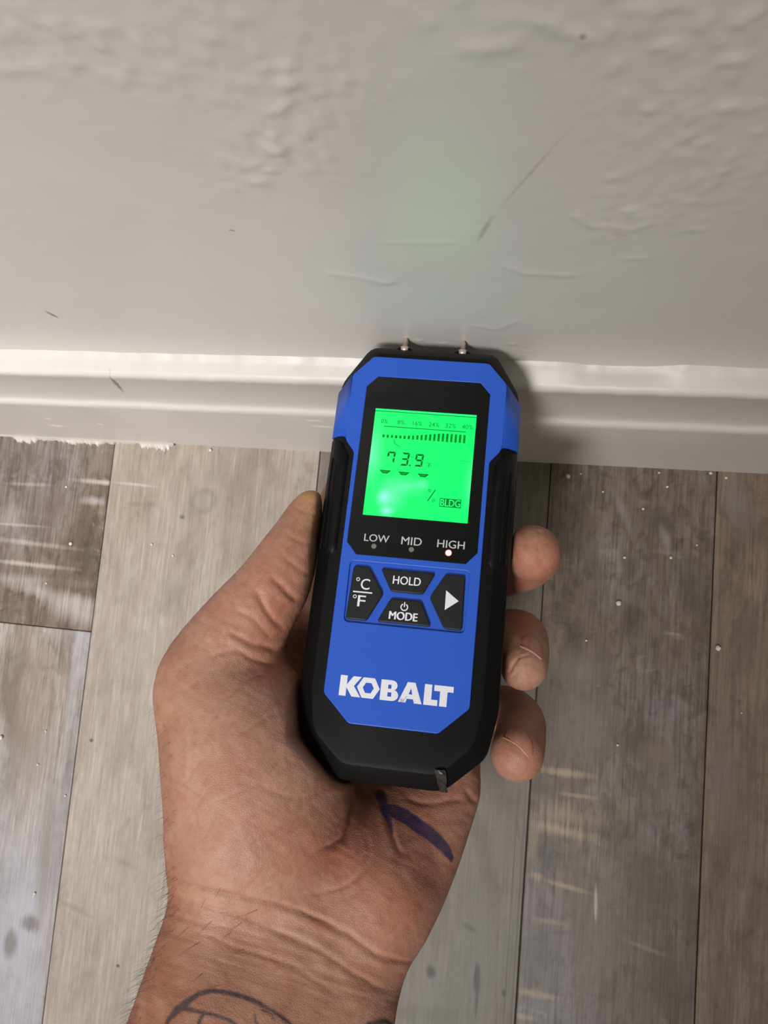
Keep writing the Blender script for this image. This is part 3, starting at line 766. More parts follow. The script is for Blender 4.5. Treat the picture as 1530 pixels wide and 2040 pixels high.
# ---- buttons
def button(loop, r=1.0):
    return flat('button', [rounded(loop, r, 4)], -1.5, 0.55, BUTTON, meter, bevel=0.35, smooth=False)
BW = 0.56
b = button([(-18.3, -36.9), (-13.1, -36.9), (-7.6, -45.3), (-12.0, -54.4), (-18.9, -54.4)][::-1])
text('legend', 'C', (-15.2, -44.5, -12.3, -40.95), BW, WHITE, b, bold=0.05); text('legend', 'F', (-15.6, -50.1, -13.1, -46.5), BW, WHITE, b, bold=0.05)
flat('legend', ring(-16.3, -41.3, .62, .24), BW, BW + .05, WHITE, b); flat('legend', ring(-16.7, -47.0, .62, .24), BW, BW + .05, WHITE, b)
flat('legend', [rect(-17.5, -45.65, -11.2, -45.2)], BW, BW + .05, WHITE, b)
b = button([(-9.3, -37.0), (8.6, -37.0), (5.2, -44.2), (-5.2, -44.2)][::-1])
text('legend', 'HOLD', (-4.9, -41.7, 4.1, -39.0), BW, WHITE, b, bold=0.10)
b = button([(-5.0, -46.5), (4.9, -46.5), (8.7, -54.3), (-8.7, -54.3)][::-1])
text('legend', 'MODE', (-4.9, -53.15, 4.15, -50.6), BW, WHITE, b, bold=0.25)
arc = [(-.35 + 1.25 * math.sin(a), -48.95 + 1.25 * math.cos(a)) for a in np.linspace(.5, 2 * math.pi - .5, 20)]
arc2 = [(-.35 + .88 * math.sin(a), -48.95 + .88 * math.cos(a)) for a in np.linspace(.5, 2 * math.pi - .5, 20)]
flat('legend', [arc + arc2[::-1]], BW, BW + .05, WHITE, b); flat('legend', [rect(-.53, -48.9, -.17, -47.3)], BW, BW + .05, WHITE, b)
b = button([(11.9, -36.9), (18.2, -36.9), (18.6, -54.5), (12.9, -54.5), (7.4, -45.0)][::-1])
flat('legend', [[(12.5, -42.2), (12.6, -48.6), (16.8, -45.35)]], BW, BW + .05, WHITE, b)

# ---- maker's name in white block letters, the O a hexagon nut
LG0, LG1 = 0.25, 0.33
def LX(x): return -18.1 + x
yb, yt = -78.5, -72.2
H = yt - yb
def letter(loops): return flat('logo_letter', loops, LG0, LG1, LOGO, meter)
def logo_material():
    t = NT('white_logo_print'); b = t.b
    n = t.noise(t.coords(), 520, 4, .7)
    worn = t.n('ShaderNodeTexGradient', gradient_type='SPHERICAL'); mp = t.coords(); 
    tc = t.n('ShaderNodeTexCoord'); m2 = t.n('ShaderNodeMapping', vector_type='TEXTURE'); t.l(tc.outputs['Object'], m2.inputs['Vector'])
    m2.inputs['Location'].default_value = (.0035, -.0782, 0); m2.inputs['Scale'].default_value = (.007, .003, 1); t.l(m2.outputs[0], worn.inputs[0])
    k = t.ramp(t.val('MULTIPLY', t.val('MULTIPLY', worn.outputs['Fac'], 2.0, clamp=True), n), [(.52, 0.0), (.58, .7)])
    t.l(t.mix(k, lin((222, 225, 232)), lin((150, 152, 158))), b.inputs['Base Color']); b.inputs['Roughness'].default_value = .45
    return t.m
LOGO = logo_material()
letter([[(-18.1, yb), (-18.1, yt), (-15.9, yt), (-15.9, -74.9), (-14.0, yt), (-11.4, yt), (-13.6, -75.2), (-11.2, yb), (-14.0, yb), (-15.9, -75.9), (-15.9, yb)]])
cx, cy, r = -9.0, (yb + yt) / 2, H / 2 / .866 
letter([[(cx + 3.62 * math.cos(a), cy + H / 2 * 1.0 / .866 * math.sin(a)) for a in (math.pi / 3 * k for k in range(6))], [(cx + 1.75 * math.cos(a), cy + 1.72 * math.sin(a) / .95) for a in (math.pi / 3 * k for k in range(6))]])
def arcpts(cx, cy, rx, ry, a0, a1, n=8): return [(cx + rx * math.cos(a), cy + ry * math.sin(a)) for a in np.linspace(a0, a1, n)]
hb = math.pi / 2
letter([[(-5.1, yb), (-5.1, yt), (-1.6, yt)] [::1] + arcpts(-1.6, yt - 1.6, 1.7, 1.6, hb, -hb * .75) + arcpts(-1.4, yb + 1.75, 2.0, 1.75, hb * .75, -hb),
        rect(-2.8, -74.85, -1.8, -73.6), rect(-2.8, -77.25, -1.6, -75.95)])
letter([[(0.7, yb), (3.2, yt), (5.6, yt), (8.1, yb), (5.7, yb), (5.3, -77.3), (3.4, -77.3), (3.0, yb)], [(3.8, -75.9), (4.95, -75.9), (4.4, -74.0)]])
letter([[(8.6, yb), (8.6, yt), (10.9, yt), (10.9, -76.75), (12.9, -76.75), (12.9, yb)]])
letter([[(13.5, yb), (13.5, -74.0), (11.6, -74.0), (11.6, yt), (17.6, yt), (17.6, -74.0), (15.8, -74.0), (15.8, yb)]])

# ---- side grips with ribs
for s in (-1, 1):
    loop = [(32.6, 6.9), (32.6, -34.0), (30.0, -36.0), (25.3, -31.5), (24.6, 0.5), (26.6, 4.0)]
    V, Fc = [], []
    prof = [(24.9, -.35), (26.9, -.30), (28.4, -1.0), (30.7, -3.4), (32.2, -5.8), (32.7, -8.0), (32.7, -17.0), (32.1, -18.5)]
    top = [1.5, 4.4, 6.2, 7.6, 8.0, 7.6, 5.0, 4.0]
    for (u, w), t_ in zip(prof, top):
        for v in (-36.0, -30, -8, t_): V.append((s * (u - (1.0 if v == -36 else 0)) * MM, v * MM, (w - (.8 if v == -36 else 0)) * MM))
    for i in range(len(prof) - 1):
        for k in range(3):
            a = i * 4 + k; q = (a, a + 4, a + 5, a + 1); Fc.append(q if s > 0 else q[::-1])
    pad = mesh_obj('side_grip', V, Fc, RUBBER, meter, smooth=True)
    sm = pad.modifiers.new('thick', 'SOLIDIFY'); sm.thickness = 0.0008; sm.offset = -1
    for k, (u, w, v0, v1) in enumerate([(29.0, -1.55, -30.5, -1.5), (30.9, -3.5, -31.5, 1.0), (32.7, -9.2, -30, 0.5), (32.7, -12.2, -30, 0.5)]):
        box('grip_rib', (min(s * (u - .28), s * (u + .28)) * MM, v0 * MM, (w - .5) * MM), (max(s * (u - .28), s * (u + .28)) * MM, v1 * MM, (w + .28) * MM), RUBBER, pad, bevel=0.00018)

# ---- probe pins reaching into the wall
def lathe(name, prof, mat, parent, u, w, n=16):
    V, Fc = [], []
    for v, r in prof:
        for k in range(n):
            a = 2 * math.pi * k / n
            V.append(((u + r * math.cos(a)) * MM, v * MM, (w + r * math.sin(a)) * MM))
    for i in range(len(prof) - 1):
        for k in range(n):
            j = (k + 1) % n
            Fc.append((i * n + k, i * n + j, (i + 1) * n + j, (i + 1) * n + k))
    Fc.append(tuple(range(n))); Fc.append(tuple((len(prof) - 1) * n + k for k in reversed(range(n))))
    o = mesh_obj(name, V, Fc, mat, parent, smooth=True); fix_normals(o.data); return o
for u in (-10.5, 10.5):
    p = lathe('probe_pin', [(44.5, 1.7), (46.3, 1.7), (46.5, 1.4), (46.6, 0.85), (49.5, 0.85), (51.2, 0.15)], METAL, meter, u, -6.5)
    lathe('pin_socket', [(44.9, 3.4), (45.85, 3.4), (45.95, 3.1)], RUBBER, p, u, -8.5, 20)
# ================================================================== HAND
# Built as one continuous surface: rounded bones and muscle volumes (mm, seen from the camera's side) blended into a distance field.
def cpt(px, py, d): return np.array([(px - 765) / F * d, (py - 1020) / F * d, d], float)

PALM = [  # chains of (px, py, depth mm, radius mm)
    [(330, 2700, 205, 31), (365, 2300, 216, 27), (403, 2060, 226, 22.0), (436, 1900, 236, 19.5), (470, 1790, 243, 19.5), (488, 1700, 247, 22.5)],      # radial side of the wrist
    [(620, 2700, 208, 28), (648, 2300, 220, 23), (664, 2060, 230, 18.3), (698, 1910, 240, 17.6), (738, 1780, 247, 19.0)],                        # ulnar side
    [(480, 2700, 206, 30), (520, 2200, 222, 24), (555, 1980, 234, 20), (600, 1830, 244, 20)],
    [(486, 1700, 247, 22), (508, 1600, 249, 28.5), (482, 1490, 250, 26.0), (432, 1395, 252, 18.5)],                                              # thenar ball
    [(540, 1640, 252, 26), (560, 1560, 256, 23), (548, 1480, 258, 19), (520, 1400, 258, 14)],
    [(738, 1780, 249, 19), (780, 1700, 260, 20.2), (830, 1620, 270, 17.8), (878, 1540, 275, 13.5), (900, 1450, 284, 11.5)],                        # hypothenar edge
    [(772, 1790, 252, 13), (826, 1720, 257, 11), (866, 1640, 263, 9.5), (898, 1580, 270, 7.5)],                                             # fleshy outer edge of the palm
    [(640, 1790, 255, 21), (700, 1690, 271, 19), (760, 1600, 283, 16), (800, 1480, 292, 13), (830, 1330, 301, 11)],
    [(600, 1600, 275, 18), (690, 1450, 292, 14), (735, 1260, 304, 11)],
    [(540, 1450, 290, 14), (600, 1340, 322, 12), (650, 1220, 318, 10.5)],
    [(430, 1400, 262, 14), (495, 1350, 286, 13), (565, 1330, 308, 12), (640, 1290, 318, 10)],                                              # web between thumb and index
    [(468, 1290, 272, 9), (530, 1265, 296, 9), (600, 1240, 316, 9), (650, 1220, 318, 9)],
]
THUMB = [(440, 1420, 252, 18), (408, 1350, 253, 15.0), (462, 1258, 255, 12.9), (530, 1172, 257, 11.0), (576, 1100, 260, 9.6), (606, 1040, 263, 7.2), (621, 1010, 264, 5.8)]
THUMB2 = [(470, 1360, 257, 13), (510, 1245, 259, 11.5), (552, 1175, 261, 10.3), (600, 1095, 264, 8.0), (618, 1040, 266, 6.8)]
INDEX = [(650, 1220, 318, 10.5), (668, 1060, 308, 9.0), (676, 1000, 306, 8.2), (712, 935, 303, 7.6), (735, 905, 302, 6.5)]
MIDDLE = [(735, 1260, 304, 10.5), (870, 1200, 312, 9.2), (992, 1150, 305, 8.8), (1042, 1130, 290, 9.2), (1062, 1109, 276, 9.9), (1061, 1101, 266, 9.6)]
RING = [(830, 1330, 301, 10.5), (940, 1270, 308, 9.0), (1014, 1254, 300, 8.0), (1042, 1264, 284, 8.2), (1047, 1296, 270, 8.3), (1043, 1328, 262, 8.1)]
PINKY = [(895, 1460, 285, 10.5), (960, 1415, 296, 9.0), (1012, 1412, 292, 8.4), (1037, 1436, 277, 8.6), (1036, 1470, 265, 8.8), (1030, 1503, 256, 8.9)]

def smin(a, b, k):
    h = np.clip(0.5 + 0.5 * (b - a) / k, 0, 1)
    return b * (1 - h) + a * h - k * h * (1 - h)

def chain_points(ch, sub=4):
    """Catmull-Rom through the chain so that limbs bend softly"""
    P = [np.append(cpt(*c[:3]), c[3]) for c in ch]
    if len(P) < 3: return P
    Q = [2 * P[0] - P[1]] + P + [2 * P[-1] - P[-2]]
    out = []
    for i in range(1, len(Q) - 2):
        p0, p1, p2, p3 = Q[i - 1:i + 3]
        for s in range(sub):
            t = s / sub
            out.append(0.5 * ((2 * p1) + (-p0 + p2) * t + (2 * p0 - 5 * p1 + 4 * p2 - p3) * t * t + (-p0 + 3 * p1 - 3 * p2 + p3) * t ** 3))
    out.append(P[-1])
    return out

def hand_field(step):
    lo = np.array([-108., -32., 168.]); hi = np.array([78., 205., 330.])
    ax = [np.arange(lo[i], hi[i], step) for i in range(3)]
    shape = tuple(len(a) for a in ax)
    def field(chains, k_seg):
        D = np.full(shape, 60.0, np.float32)
        for ch, sub in chains:
            pts = chain_points(ch, sub)
            C = np.full(shape, 60.0, np.float32)
            for a, b in zip(pts[:-1], pts[1:]):
                m = 22
                sl = []
                for i in range(3):
                    l = min(a[i] - a[3], b[i] - b[3]) - m; h = max(a[i] + a[3], b[i] + b[3]) + m
                    sl.append(slice(max(0, int((l - lo[i]) / step)), min(shape[i], int((h - lo[i]) / step) + 2)))
                if any(s.start >= s.stop for s in sl): continue
                X, Y, Z = np.meshgrid(*(ax[i][sl[i]].astype(np.float32) for i in range(3)), indexing='ij', sparse=True)
                d = b[:3] - a[:3]; L2 = float(d @ d) + 1e-9
                t = np.clip(((X - a[0]) * d[0] + (Y - a[1]) * d[1] + (Z - a[2]) * d[2]) / L2, 0, 1)
                q = np.sqrt((X - a[0] - t * d[0]) ** 2 + (Y - a[1] - t * d[1]) ** 2 + (Z - a[2] - t * d[2]) ** 2) - (a[3] + t * (b[3] - a[3]))
                s = tuple(sl)
                C[s] = np.minimum(C[s], q)
            D = smin(D, C, k_seg) if chains[0][0] is not ch else C
        return D
    palm = field([(c, 4) for c in PALM], 9.0)
    thumb = field([(THUMB, 4), (THUMB2, 4)], 6.0)
    H = smin(palm, thumb, 6.0)
    for ch in (INDEX, MIDDLE, RING, PINKY):
        H = smin(H, field([(ch, 4)], 4.0), 1.6)
    # flesh yields where the meter presses into it
    X, Y, Z = np.meshgrid(*(a.astype(np.float32) for a in ax), indexing='ij', sparse=True)
    Rd = RW @ DEV_R; t = RW @ (DEV_O - CAM) * 1000
    u = Rd[0, 0] * (X - t[0]) + Rd[1, 0] * (Y - t[1]) + Rd[2, 0] * (Z - t[2])
    v = Rd[0, 1] * (X - t[0]) + Rd[1, 1] * (Y - t[1]) + Rd[2, 1] * (Z - t[2])
    w = Rd[0, 2] * (X - t[0]) + Rd[1, 2] * (Y - t[1]) + Rd[2, 2] * (Z - t[2])
    dev = np.maximum(w - 40.0, -30.4 - w)
    poly = OUT
    for i in range(len(poly)):
        a = np.array(poly[i]); b = np.array(poly[(i + 1) % len(poly)])
        d = (b - a) / np.linalg.norm(b - a); n = np.array([d[1], -d[0]])
        e = (u - a[0]) * n[0] + (v - a[1]) * n[1]
        slope = np.maximum(0, -23.0 - w) * 0.7
        dev = np.maximum(dev, e + slope)
    dev = dev - 1.0
    k = 1.5
    H = -smin(-H, dev, k)
    return H, lo, step

def surface_nets(Fd, lo, step):
    S = Fd < 0
    nx, ny, nz = Fd.shape
    c = S[:-1, :-1, :-1].astype(np.int8)
    cnt = np.zeros((nx - 1, ny - 1, nz - 1), np.int8)
    for dx in (0, 1):
        for dy in (0, 1):
            for dz in (0, 1):
                cnt += S[dx:nx - 1 + dx, dy:ny - 1 + dy, dz:nz - 1 + dz]
    cells = np.argwhere((cnt > 0) & (cnt < 8))
    idx = np.full(cnt.shape, -1, np.int64); idx[tuple(cells.T)] = np.arange(len(cells))
    acc = np.zeros((len(cells), 3)); num = np.zeros(len(cells))
    corners = [(a, b, c_) for a in (0, 1) for b in (0, 1) for c_ in (0, 1)]
    val = {k: Fd[cells[:, 0] + k[0], cells[:, 1] + k[1], cells[:, 2] + k[2]].astype(float) for k in corners}
    for a in corners:
        for axis in range(3):
            if a[axis]: continue
            b = list(a); b[axis] = 1; b = tuple(b)
            va, vb = val[a], val[b]
            m = (va < 0) != (vb < 0)
            t = np.where(m, va / np.where(m, va - vb, 1), 0)
            p = np.tile(np.array(a, float), (len(cells), 1)); p[:, axis] += t
            acc += p * m[:, None]; num += m
    V = (cells + acc / num[:, None]) * step + lo
    faces = []
    for axis in range(3):
        o1, o2 = [(1, 2), (2, 0), (0, 1)][axis]
        sl0 = [slice(None)] * 3; sl1 = [slice(None)] * 3
        sl0[axis] = slice(0, -1); sl1[axis] = slice(1, None)
        s0 = S[tuple(sl0)]; s1 = S[tuple(sl1)]
        e = np.argwhere(s0 != s1)
        e = e[(e[:, o1] > 0) & (e[:, o2] > 0) & (e[:, o1] < Fd.shape[o1] - 1) & (e[:, o2] < Fd.shape[o2] - 1)]
        ins = s0[tuple(e.T)]
        def cell(d1, d2):
            q = e.copy(); q[:, o1] -= d1; q[:, o2] -= d2; return idx[tuple(q.T)]
        A, B, C, D = cell(1, 1), cell(0, 1), cell(0, 0), cell(1, 0)
        f = np.where(ins[:, None], np.stack([A, B, C, D], 1), np.stack([D, C, B, A], 1))
        faces.append(f)
    return V, np.concatenate(faces)

def poly_dist(px, py, pts):
    d = np.full(px.shape, 1e9); tt = np.zeros(px.shape); n = len(pts) - 1
    for i in range(n):
        ax_, ay = pts[i][:2]; bx_, by = pts[i + 1][:2]
        L2 = (bx_ - ax_) ** 2 + (by - ay) ** 2
        t = np.clip(((px - ax_) * (bx_ - ax_) + (py - ay) * (by - ay)) / L2, 0, 1)
        q = np.hypot(px - ax_ - t * (bx_ - ax_), py - ay - t * (by - ay))
        m = q < d; d = np.where(m, q, d); tt = np.where(m, (i + t) / n, tt)
    return d, tt

def smooth_pts(pts, sub=5):
    P = [np.array(p, float) for p in pts]
    if len(P) < 3: return P
    Q = [2 * P[0] - P[1]] + P + [2 * P[-1] - P[-2]]; out = []
    for i in range(1, len(Q) - 2):
        p0, p1, p2, p3 = Q[i - 1:i + 3]
        for s in range(sub):
            t = s / sub
            out.append(0.5 * ((2 * p1) + (-p0 + p2) * t + (2 * p0 - 5 * p1 + 4 * p2 - p3) * t * t + (-p0 + 3 * p1 - 3 * p2 + p3) * t ** 3))
    return out + [P[-1]]

CREASES = [  # polyline on the skin, half width px, depth mm
    ([(325, 1742), (420, 1772), (520, 1797), (600, 1815), (680, 1855), (740, 1895), (790, 1912), (838, 1915)], 6, 1.0),
    ([(540, 1852), (620, 1885), (690, 1930), (740, 1960), (780, 1975)], 6, .6),
    ([(400, 1800), (500, 1835), (600, 1870)], 5, .35), ([(380, 1850), (480, 1890), (590, 1930), (680, 1990)], 5, .3), ([(350, 1790), (430, 1812), (520, 1835)], 4, .3),
    ([(699, 1580), (703, 1615), (695, 1650), (672, 1678), (630, 1700)], 7, 1.3),
    ([(730, 1660), (735, 1690), (722, 1736), (679, 1768), (572, 1792)], 5, .45),
    ([(768, 1615), (780, 1655), (797, 1700)], 5, .9),
    ([(800, 1590), (860, 1600), (935, 1590)], 6, .5), ([(925, 1575), (950, 1600)], 5, .6),
    ([(475, 1706), (540, 1660), (607, 1614)], 3.5, .35), ([(521, 1764), (607, 1706)], 3.5, .3), ([(475, 1466), (520, 1437), (556, 1410)], 4, .5), ([(420, 1600), (520, 1560), (610, 1500)], 4, .22), ([(500, 1560), (600, 1590), (660, 1560)], 4, .2),
    ([(537, 1149), (560, 1166), (576, 1183), (594, 1198)], 6, 1.1), ([(506, 1172), (522, 1200), (540, 1230), (570, 1258)], 6, 1.0),
    ([(455, 1258), (475, 1270), (500, 1282), (528, 1289), (556, 1296)], 6, 1.2), ([(415, 1308), (470, 1298), (513, 1316), (560, 1330)], 5, .6),
    ([(446, 1396), (497, 1353), (540, 1345)], 4, .4), ([(560, 1110), (590, 1130), (615, 1150)], 5, .5), ([(470, 1215), (500, 1232), (545, 1275)], 5, .5), ([(560, 1060), (590, 1075), (625, 1085)], 4, .35),
    ([(585, 1010), (610, 1020), (636, 1030)], 4, .25), ([(1012, 1342), (1022, 1328), (1034, 1314), (1031, 1298)], 3, .8), ([(1030, 1314), (1046, 1308), (1056, 1304)], 2.5, .5), ([(1016, 1352), (1030, 1340)], 2.5, .5), ([(1068, 1056), (1078, 1064)], 3, .4),
]
INK = [  # blue marker strokes: (px, py, half width)
    [(757, 1583, 10), (764, 1603, 9), (773, 1626, 6), (779, 1644, 4), (782, 1660, 1.5)],
    [(770, 1614, 13), (800, 1622, 14), (830, 1642, 14), (860, 1664, 13), (884, 1688, 11), (897, 1708, 6), (899, 1716, 2)],
]
TATTOO = [
    [(322, 2075, 4), (333, 2038, 4), (348, 2018, 7), (364, 2003, 8), (390, 1984, 5.5), (419, 1974, 5), (450, 1977, 5), (494, 1989, 5.5), (534, 2009, 3.5), (573, 2036, 4), (610, 2075, 4)],
    [(362, 2008, 6), (408, 2018, 3.5), (437, 2025, 3.5), (468, 2039, 3.5), (500, 2070, 3)],
    [(408, 2018, 3.5), (398, 2033, 4), (390, 2070, 4)],
    [(507, 2022, 2.5), (512, 2040, 2), (525, 2050, 2)], [(522, 2012, 2.5), (540, 2020, 2), (545, 2032, 2)],
    [(735, 2042, 7), (765, 2034, 5), (780, 2045, 5)],
]

def skin_material():
    t = NT('skin'); b = t.b
    v = t.coords()
    def attr(n):
        a = t.n('ShaderNodeAttribute'); a.attribute_name = n; return a.outputs['Fac']
    n1 = t.noise(v, 38, 4, .6); n2 = t.noise(v, 150, 4, .6); n3 = t.noise(v, 900, 3)
    c = t.ramp(n1, [(.30, lin((159, 115, 95))), (.5, lin((170, 129, 109))), (.70, lin((178, 141, 121)))])
    c = t.mix(t.ramp(n2, [(.45, 0.0), (.70, .5)]), c, lin((158, 96, 78)))
    c = t.mix(attr('red'), c, lin((170, 92, 70)))
    c = t.mix(attr('tan'), c, lin((142, 92, 66)))
    c = t.mix(attr('ochre'), c, lin((178, 140, 84)))
    c = t.mix(t.ramp(t.noise(v, 420, 4, .7), [(.52, 0.0), (.72, .35)]), c, lin((150, 88, 70)))
    c = t.mix(t.ramp(t.noise(t.coords(loc=(2, 1, 0)), 95, 3, .6), [(.54, 0.0), (.70, .4)]), c, lin((186, 146, 122)))
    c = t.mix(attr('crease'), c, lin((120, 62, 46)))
    c = t.mix(attr('ink'), c, lin((34, 38, 84)))
    c = t.mix(attr('tattoo'), c, lin((44, 47, 56)))
    t.l(c, b.inputs['Base Color'])
    t.l(t.val('MULTIPLY_ADD', n2, 0.2, 0.42), b.inputs['Roughness'])
    b.inputs['Specular IOR Level'].default_value = 0.35
    b.inputs['Subsurface Weight'].default_value = 0.0
    b.inputs['Subsurface Radius'].default_value = (1.0, 0.35, 0.2); b.inputs['Subsurface Scale'].default_value = 0.003
    vo = t.n('ShaderNodeTexVoronoi', feature='DISTANCE_TO_EDGE'); vo.inputs['Scale'].default_value = 1150
    t.l(t.coords(scale=(1, 1.3, 1)), vo.inputs['Vector'])
    t.l(t.bump(t.val('MINIMUM', vo.outputs['Distance'], .25), 0.34, 0.0006, t.bump(n3, .12, .0003)), b.inputs['Normal'])
    return t.m

def build_hand():
    Fd, lo, step = hand_field(1.15)
    V, Q = surface_nets(Fd, lo, step)
    # keep the largest connected piece is not needed: the field is one body; soften the grid
    me = bpy.data.meshes.new('hand_rough')
    me.from_pydata(V.tolist(), [], Q.tolist()); me.update()
    o = bpy.data.objects.new('hand_rough', me); col.objects.link(o)
    sm = o.modifiers.new('s', 'SMOOTH'); sm.factor = 0.5; sm.iterations = 3
    ss = o.modifiers.new('d', 'SUBSURF'); ss.levels = 1; ss.render_levels = 1
    dg = bpy.context.evaluated_depsgraph_get(); dg.update()
    me2 = bpy.data.meshes.new_from_object(o.evaluated_get(dg))
    bpy.data.objects.remove(o); bpy.data.meshes.remove(me)
    n = len(me2.vertices)
    P = np.empty(n * 3); me2.vertices.foreach_get('co', P); P = P.reshape(-1, 3)
    N = np.empty(n * 3); me2.vertices.foreach_get('normal', N); N = N.reshape(-1, 3)
    px = 765 + F * P[:, 0] / P[:, 2]; py = 1020 + F * P[:, 1] / P[:, 2]
    # which skin faces the viewer (front layer only)
    bx_ = np.clip((px / 6).astype(int), 0, 299); by = np.clip((py / 6).astype(int), 0, 499)
    zb = np.full((300, 500), 1e9); np.minimum.at(zb, (bx_, by), P[:, 2])
    vis = np.clip((-(N * P).sum(1) / np.linalg.norm(P, axis=1)) * 4, 0, 1) * (P[:, 2] < zb[bx_, by] + 7)
    cre = np.zeros(n); dis = np.zeros(n)
    jx = (fbm2(px / 28, py / 28, 40, 3) - .47) * 16; jy = (fbm2(px / 28 + 9, py / 28, 44, 3) - .47) * 16
    for pts, w, dep in CREASES:
        d, tt = poly_dist(px + jx * .5, py + jy * .5, smooth_pts(pts))
        prof = np.clip(np.minimum(tt, 1 - tt) * 6 + .15, 0, 1)
        g = np.exp(-(d / w) ** 2) * prof; puff = np.exp(-((d - w * 2.2) / (w * 1.6)) ** 2) * prof
        dis -= dep * .55 * g - dep * .13 * puff
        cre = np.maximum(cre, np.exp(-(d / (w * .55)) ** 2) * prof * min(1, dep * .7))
    # fine skin lines across the wrist, running with the main crease
    s = py - 0.30 * (px - 500); q = px + .3 * py
    wr = np.exp(-((s - 1900) / 95) ** 2)
    lines = fbm2(q / 130, s / 8.0, 61, 2) - .37
    dis += wr * np.clip(lines, -.3, .3) * .34
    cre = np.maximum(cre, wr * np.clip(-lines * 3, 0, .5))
    # fine dermal lines over palm and thumb, two crossing directions
    for ang, sd, a in ((.55, 101, .20), (-.9, 102, .14), (1.2, 103, .10)):
        e = px * math.cos(ang) + py * math.sin(ang); f_ = -px * math.sin(ang) + py * math.cos(ang)
        ln_ = fbm2(e / 46 + jx * .05, f_ / 9.0 + jy * .08, sd, 2) - .37
        dis += np.clip(ln_, -.28, .2) * a * (1 - .6 * wr)
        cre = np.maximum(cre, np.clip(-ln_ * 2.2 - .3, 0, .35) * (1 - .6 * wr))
    # low soft unevenness
    dis += (fbm2(px / 60, py / 60, 71, 3) - .47) * .9
    # tendons along the wrist
    for pts, hgt, w in [([(600, 2100), (628, 1985), (650, 1900)], .55, 24), ([(520, 2100), (560, 1990), (600, 1920)], .4, 22)]:
        d, tt = poly_dist(px, py, pts); dis += hgt * np.exp(-(d / w) ** 2)
    P2 = P + N * (dis * vis)[:, None]
    def strokes(S, edge=1.6, rough=2.2):
        a = np.zeros(n); j = (fbm2(px / 5, py / 5, 83, 2) - .37) * rough
        for st in S:
            pts = smooth_pts(st); d, tt = poly_dist(px, py, pts)
            wv = np.interp(tt, np.linspace(0, 1, len(pts)), [p[2] for p in pts])
            a = np.maximum(a, np.clip((wv + j - d) / edge * .5 + .5, 0, 1))
        return a * (vis > .15)
    ink = strokes(INK) * (.76 + .25 * fbm2(px / 14, py / 14, 90, 2)); tat = strokes(TATTOO, 2.0) * (.72 + .3 * fbm2(px / 10, py / 10, 91, 2))
    def spot(x, y, rx, ry): return np.exp(-(((px - x) / rx) ** 2 + ((py - y) / ry) ** 2))
    red = .30 * spot(770, 1690, 120, 110) + .25 * spot(840, 1600, 100, 60) + .3 * spot(650, 1700, 80, 50) + .35 * spot(550, 1230, 60, 90) + .4 * spot(560, 1340, 60, 40) + .5 * spot(1060, 1130, 70, 60) * 1 + .35 * spot(1040, 1480, 70, 70) + .3 * spot(1040, 1240, 60, 40) + .3 * spot(800, 1830, 60, 80)
    tan = .75 * np.clip((420 - px) / 110, 0, 1) * np.clip((py - 1650) / 160, 0, 1) * (.5 + fbm2(px / 30, py / 30, 95, 3)) + .5 * spot(330, 1500, 25, 200) + .35 * spot(500, 1960, 160, 60)
    och = .75 * spot(612, 985, 30, 14) + .5 * spot(1022, 1262, 22, 30) + .3 * spot(1085, 1322, 8, 8) + .25 * spot(620, 1040, 30, 40)
    P3 = P2 / 1000 @ RW + CAM            # camera -> room
    base = at(480, 2040, 225)
    me2.vertices.foreach_set('co', (P3 - base).ravel())
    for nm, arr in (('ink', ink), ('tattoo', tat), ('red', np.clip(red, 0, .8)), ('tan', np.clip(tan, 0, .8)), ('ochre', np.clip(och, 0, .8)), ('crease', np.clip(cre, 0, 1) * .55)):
        a = me2.attributes.new(nm, 'FLOAT', 'POINT'); a.data.foreach_set('value', arr.astype(np.float32))
    me2.materials.clear(); me2.materials.append(skin_material())
    me2.polygons.foreach_set('use_smooth', [True] * len(me2.polygons)); me2.update()
    me2.name = 'hand'
    h = bpy.data.objects.new('hand', me2); col.objects.link(h); h.location = base
    tag(h, 'left hand with blue pen mark and wrist tattoo gripping the moisture meter', 'hand')
    return h, P3, px, py, vis, base
hand, HP, HPX, HPY, HVIS, HBASE = build_hand()
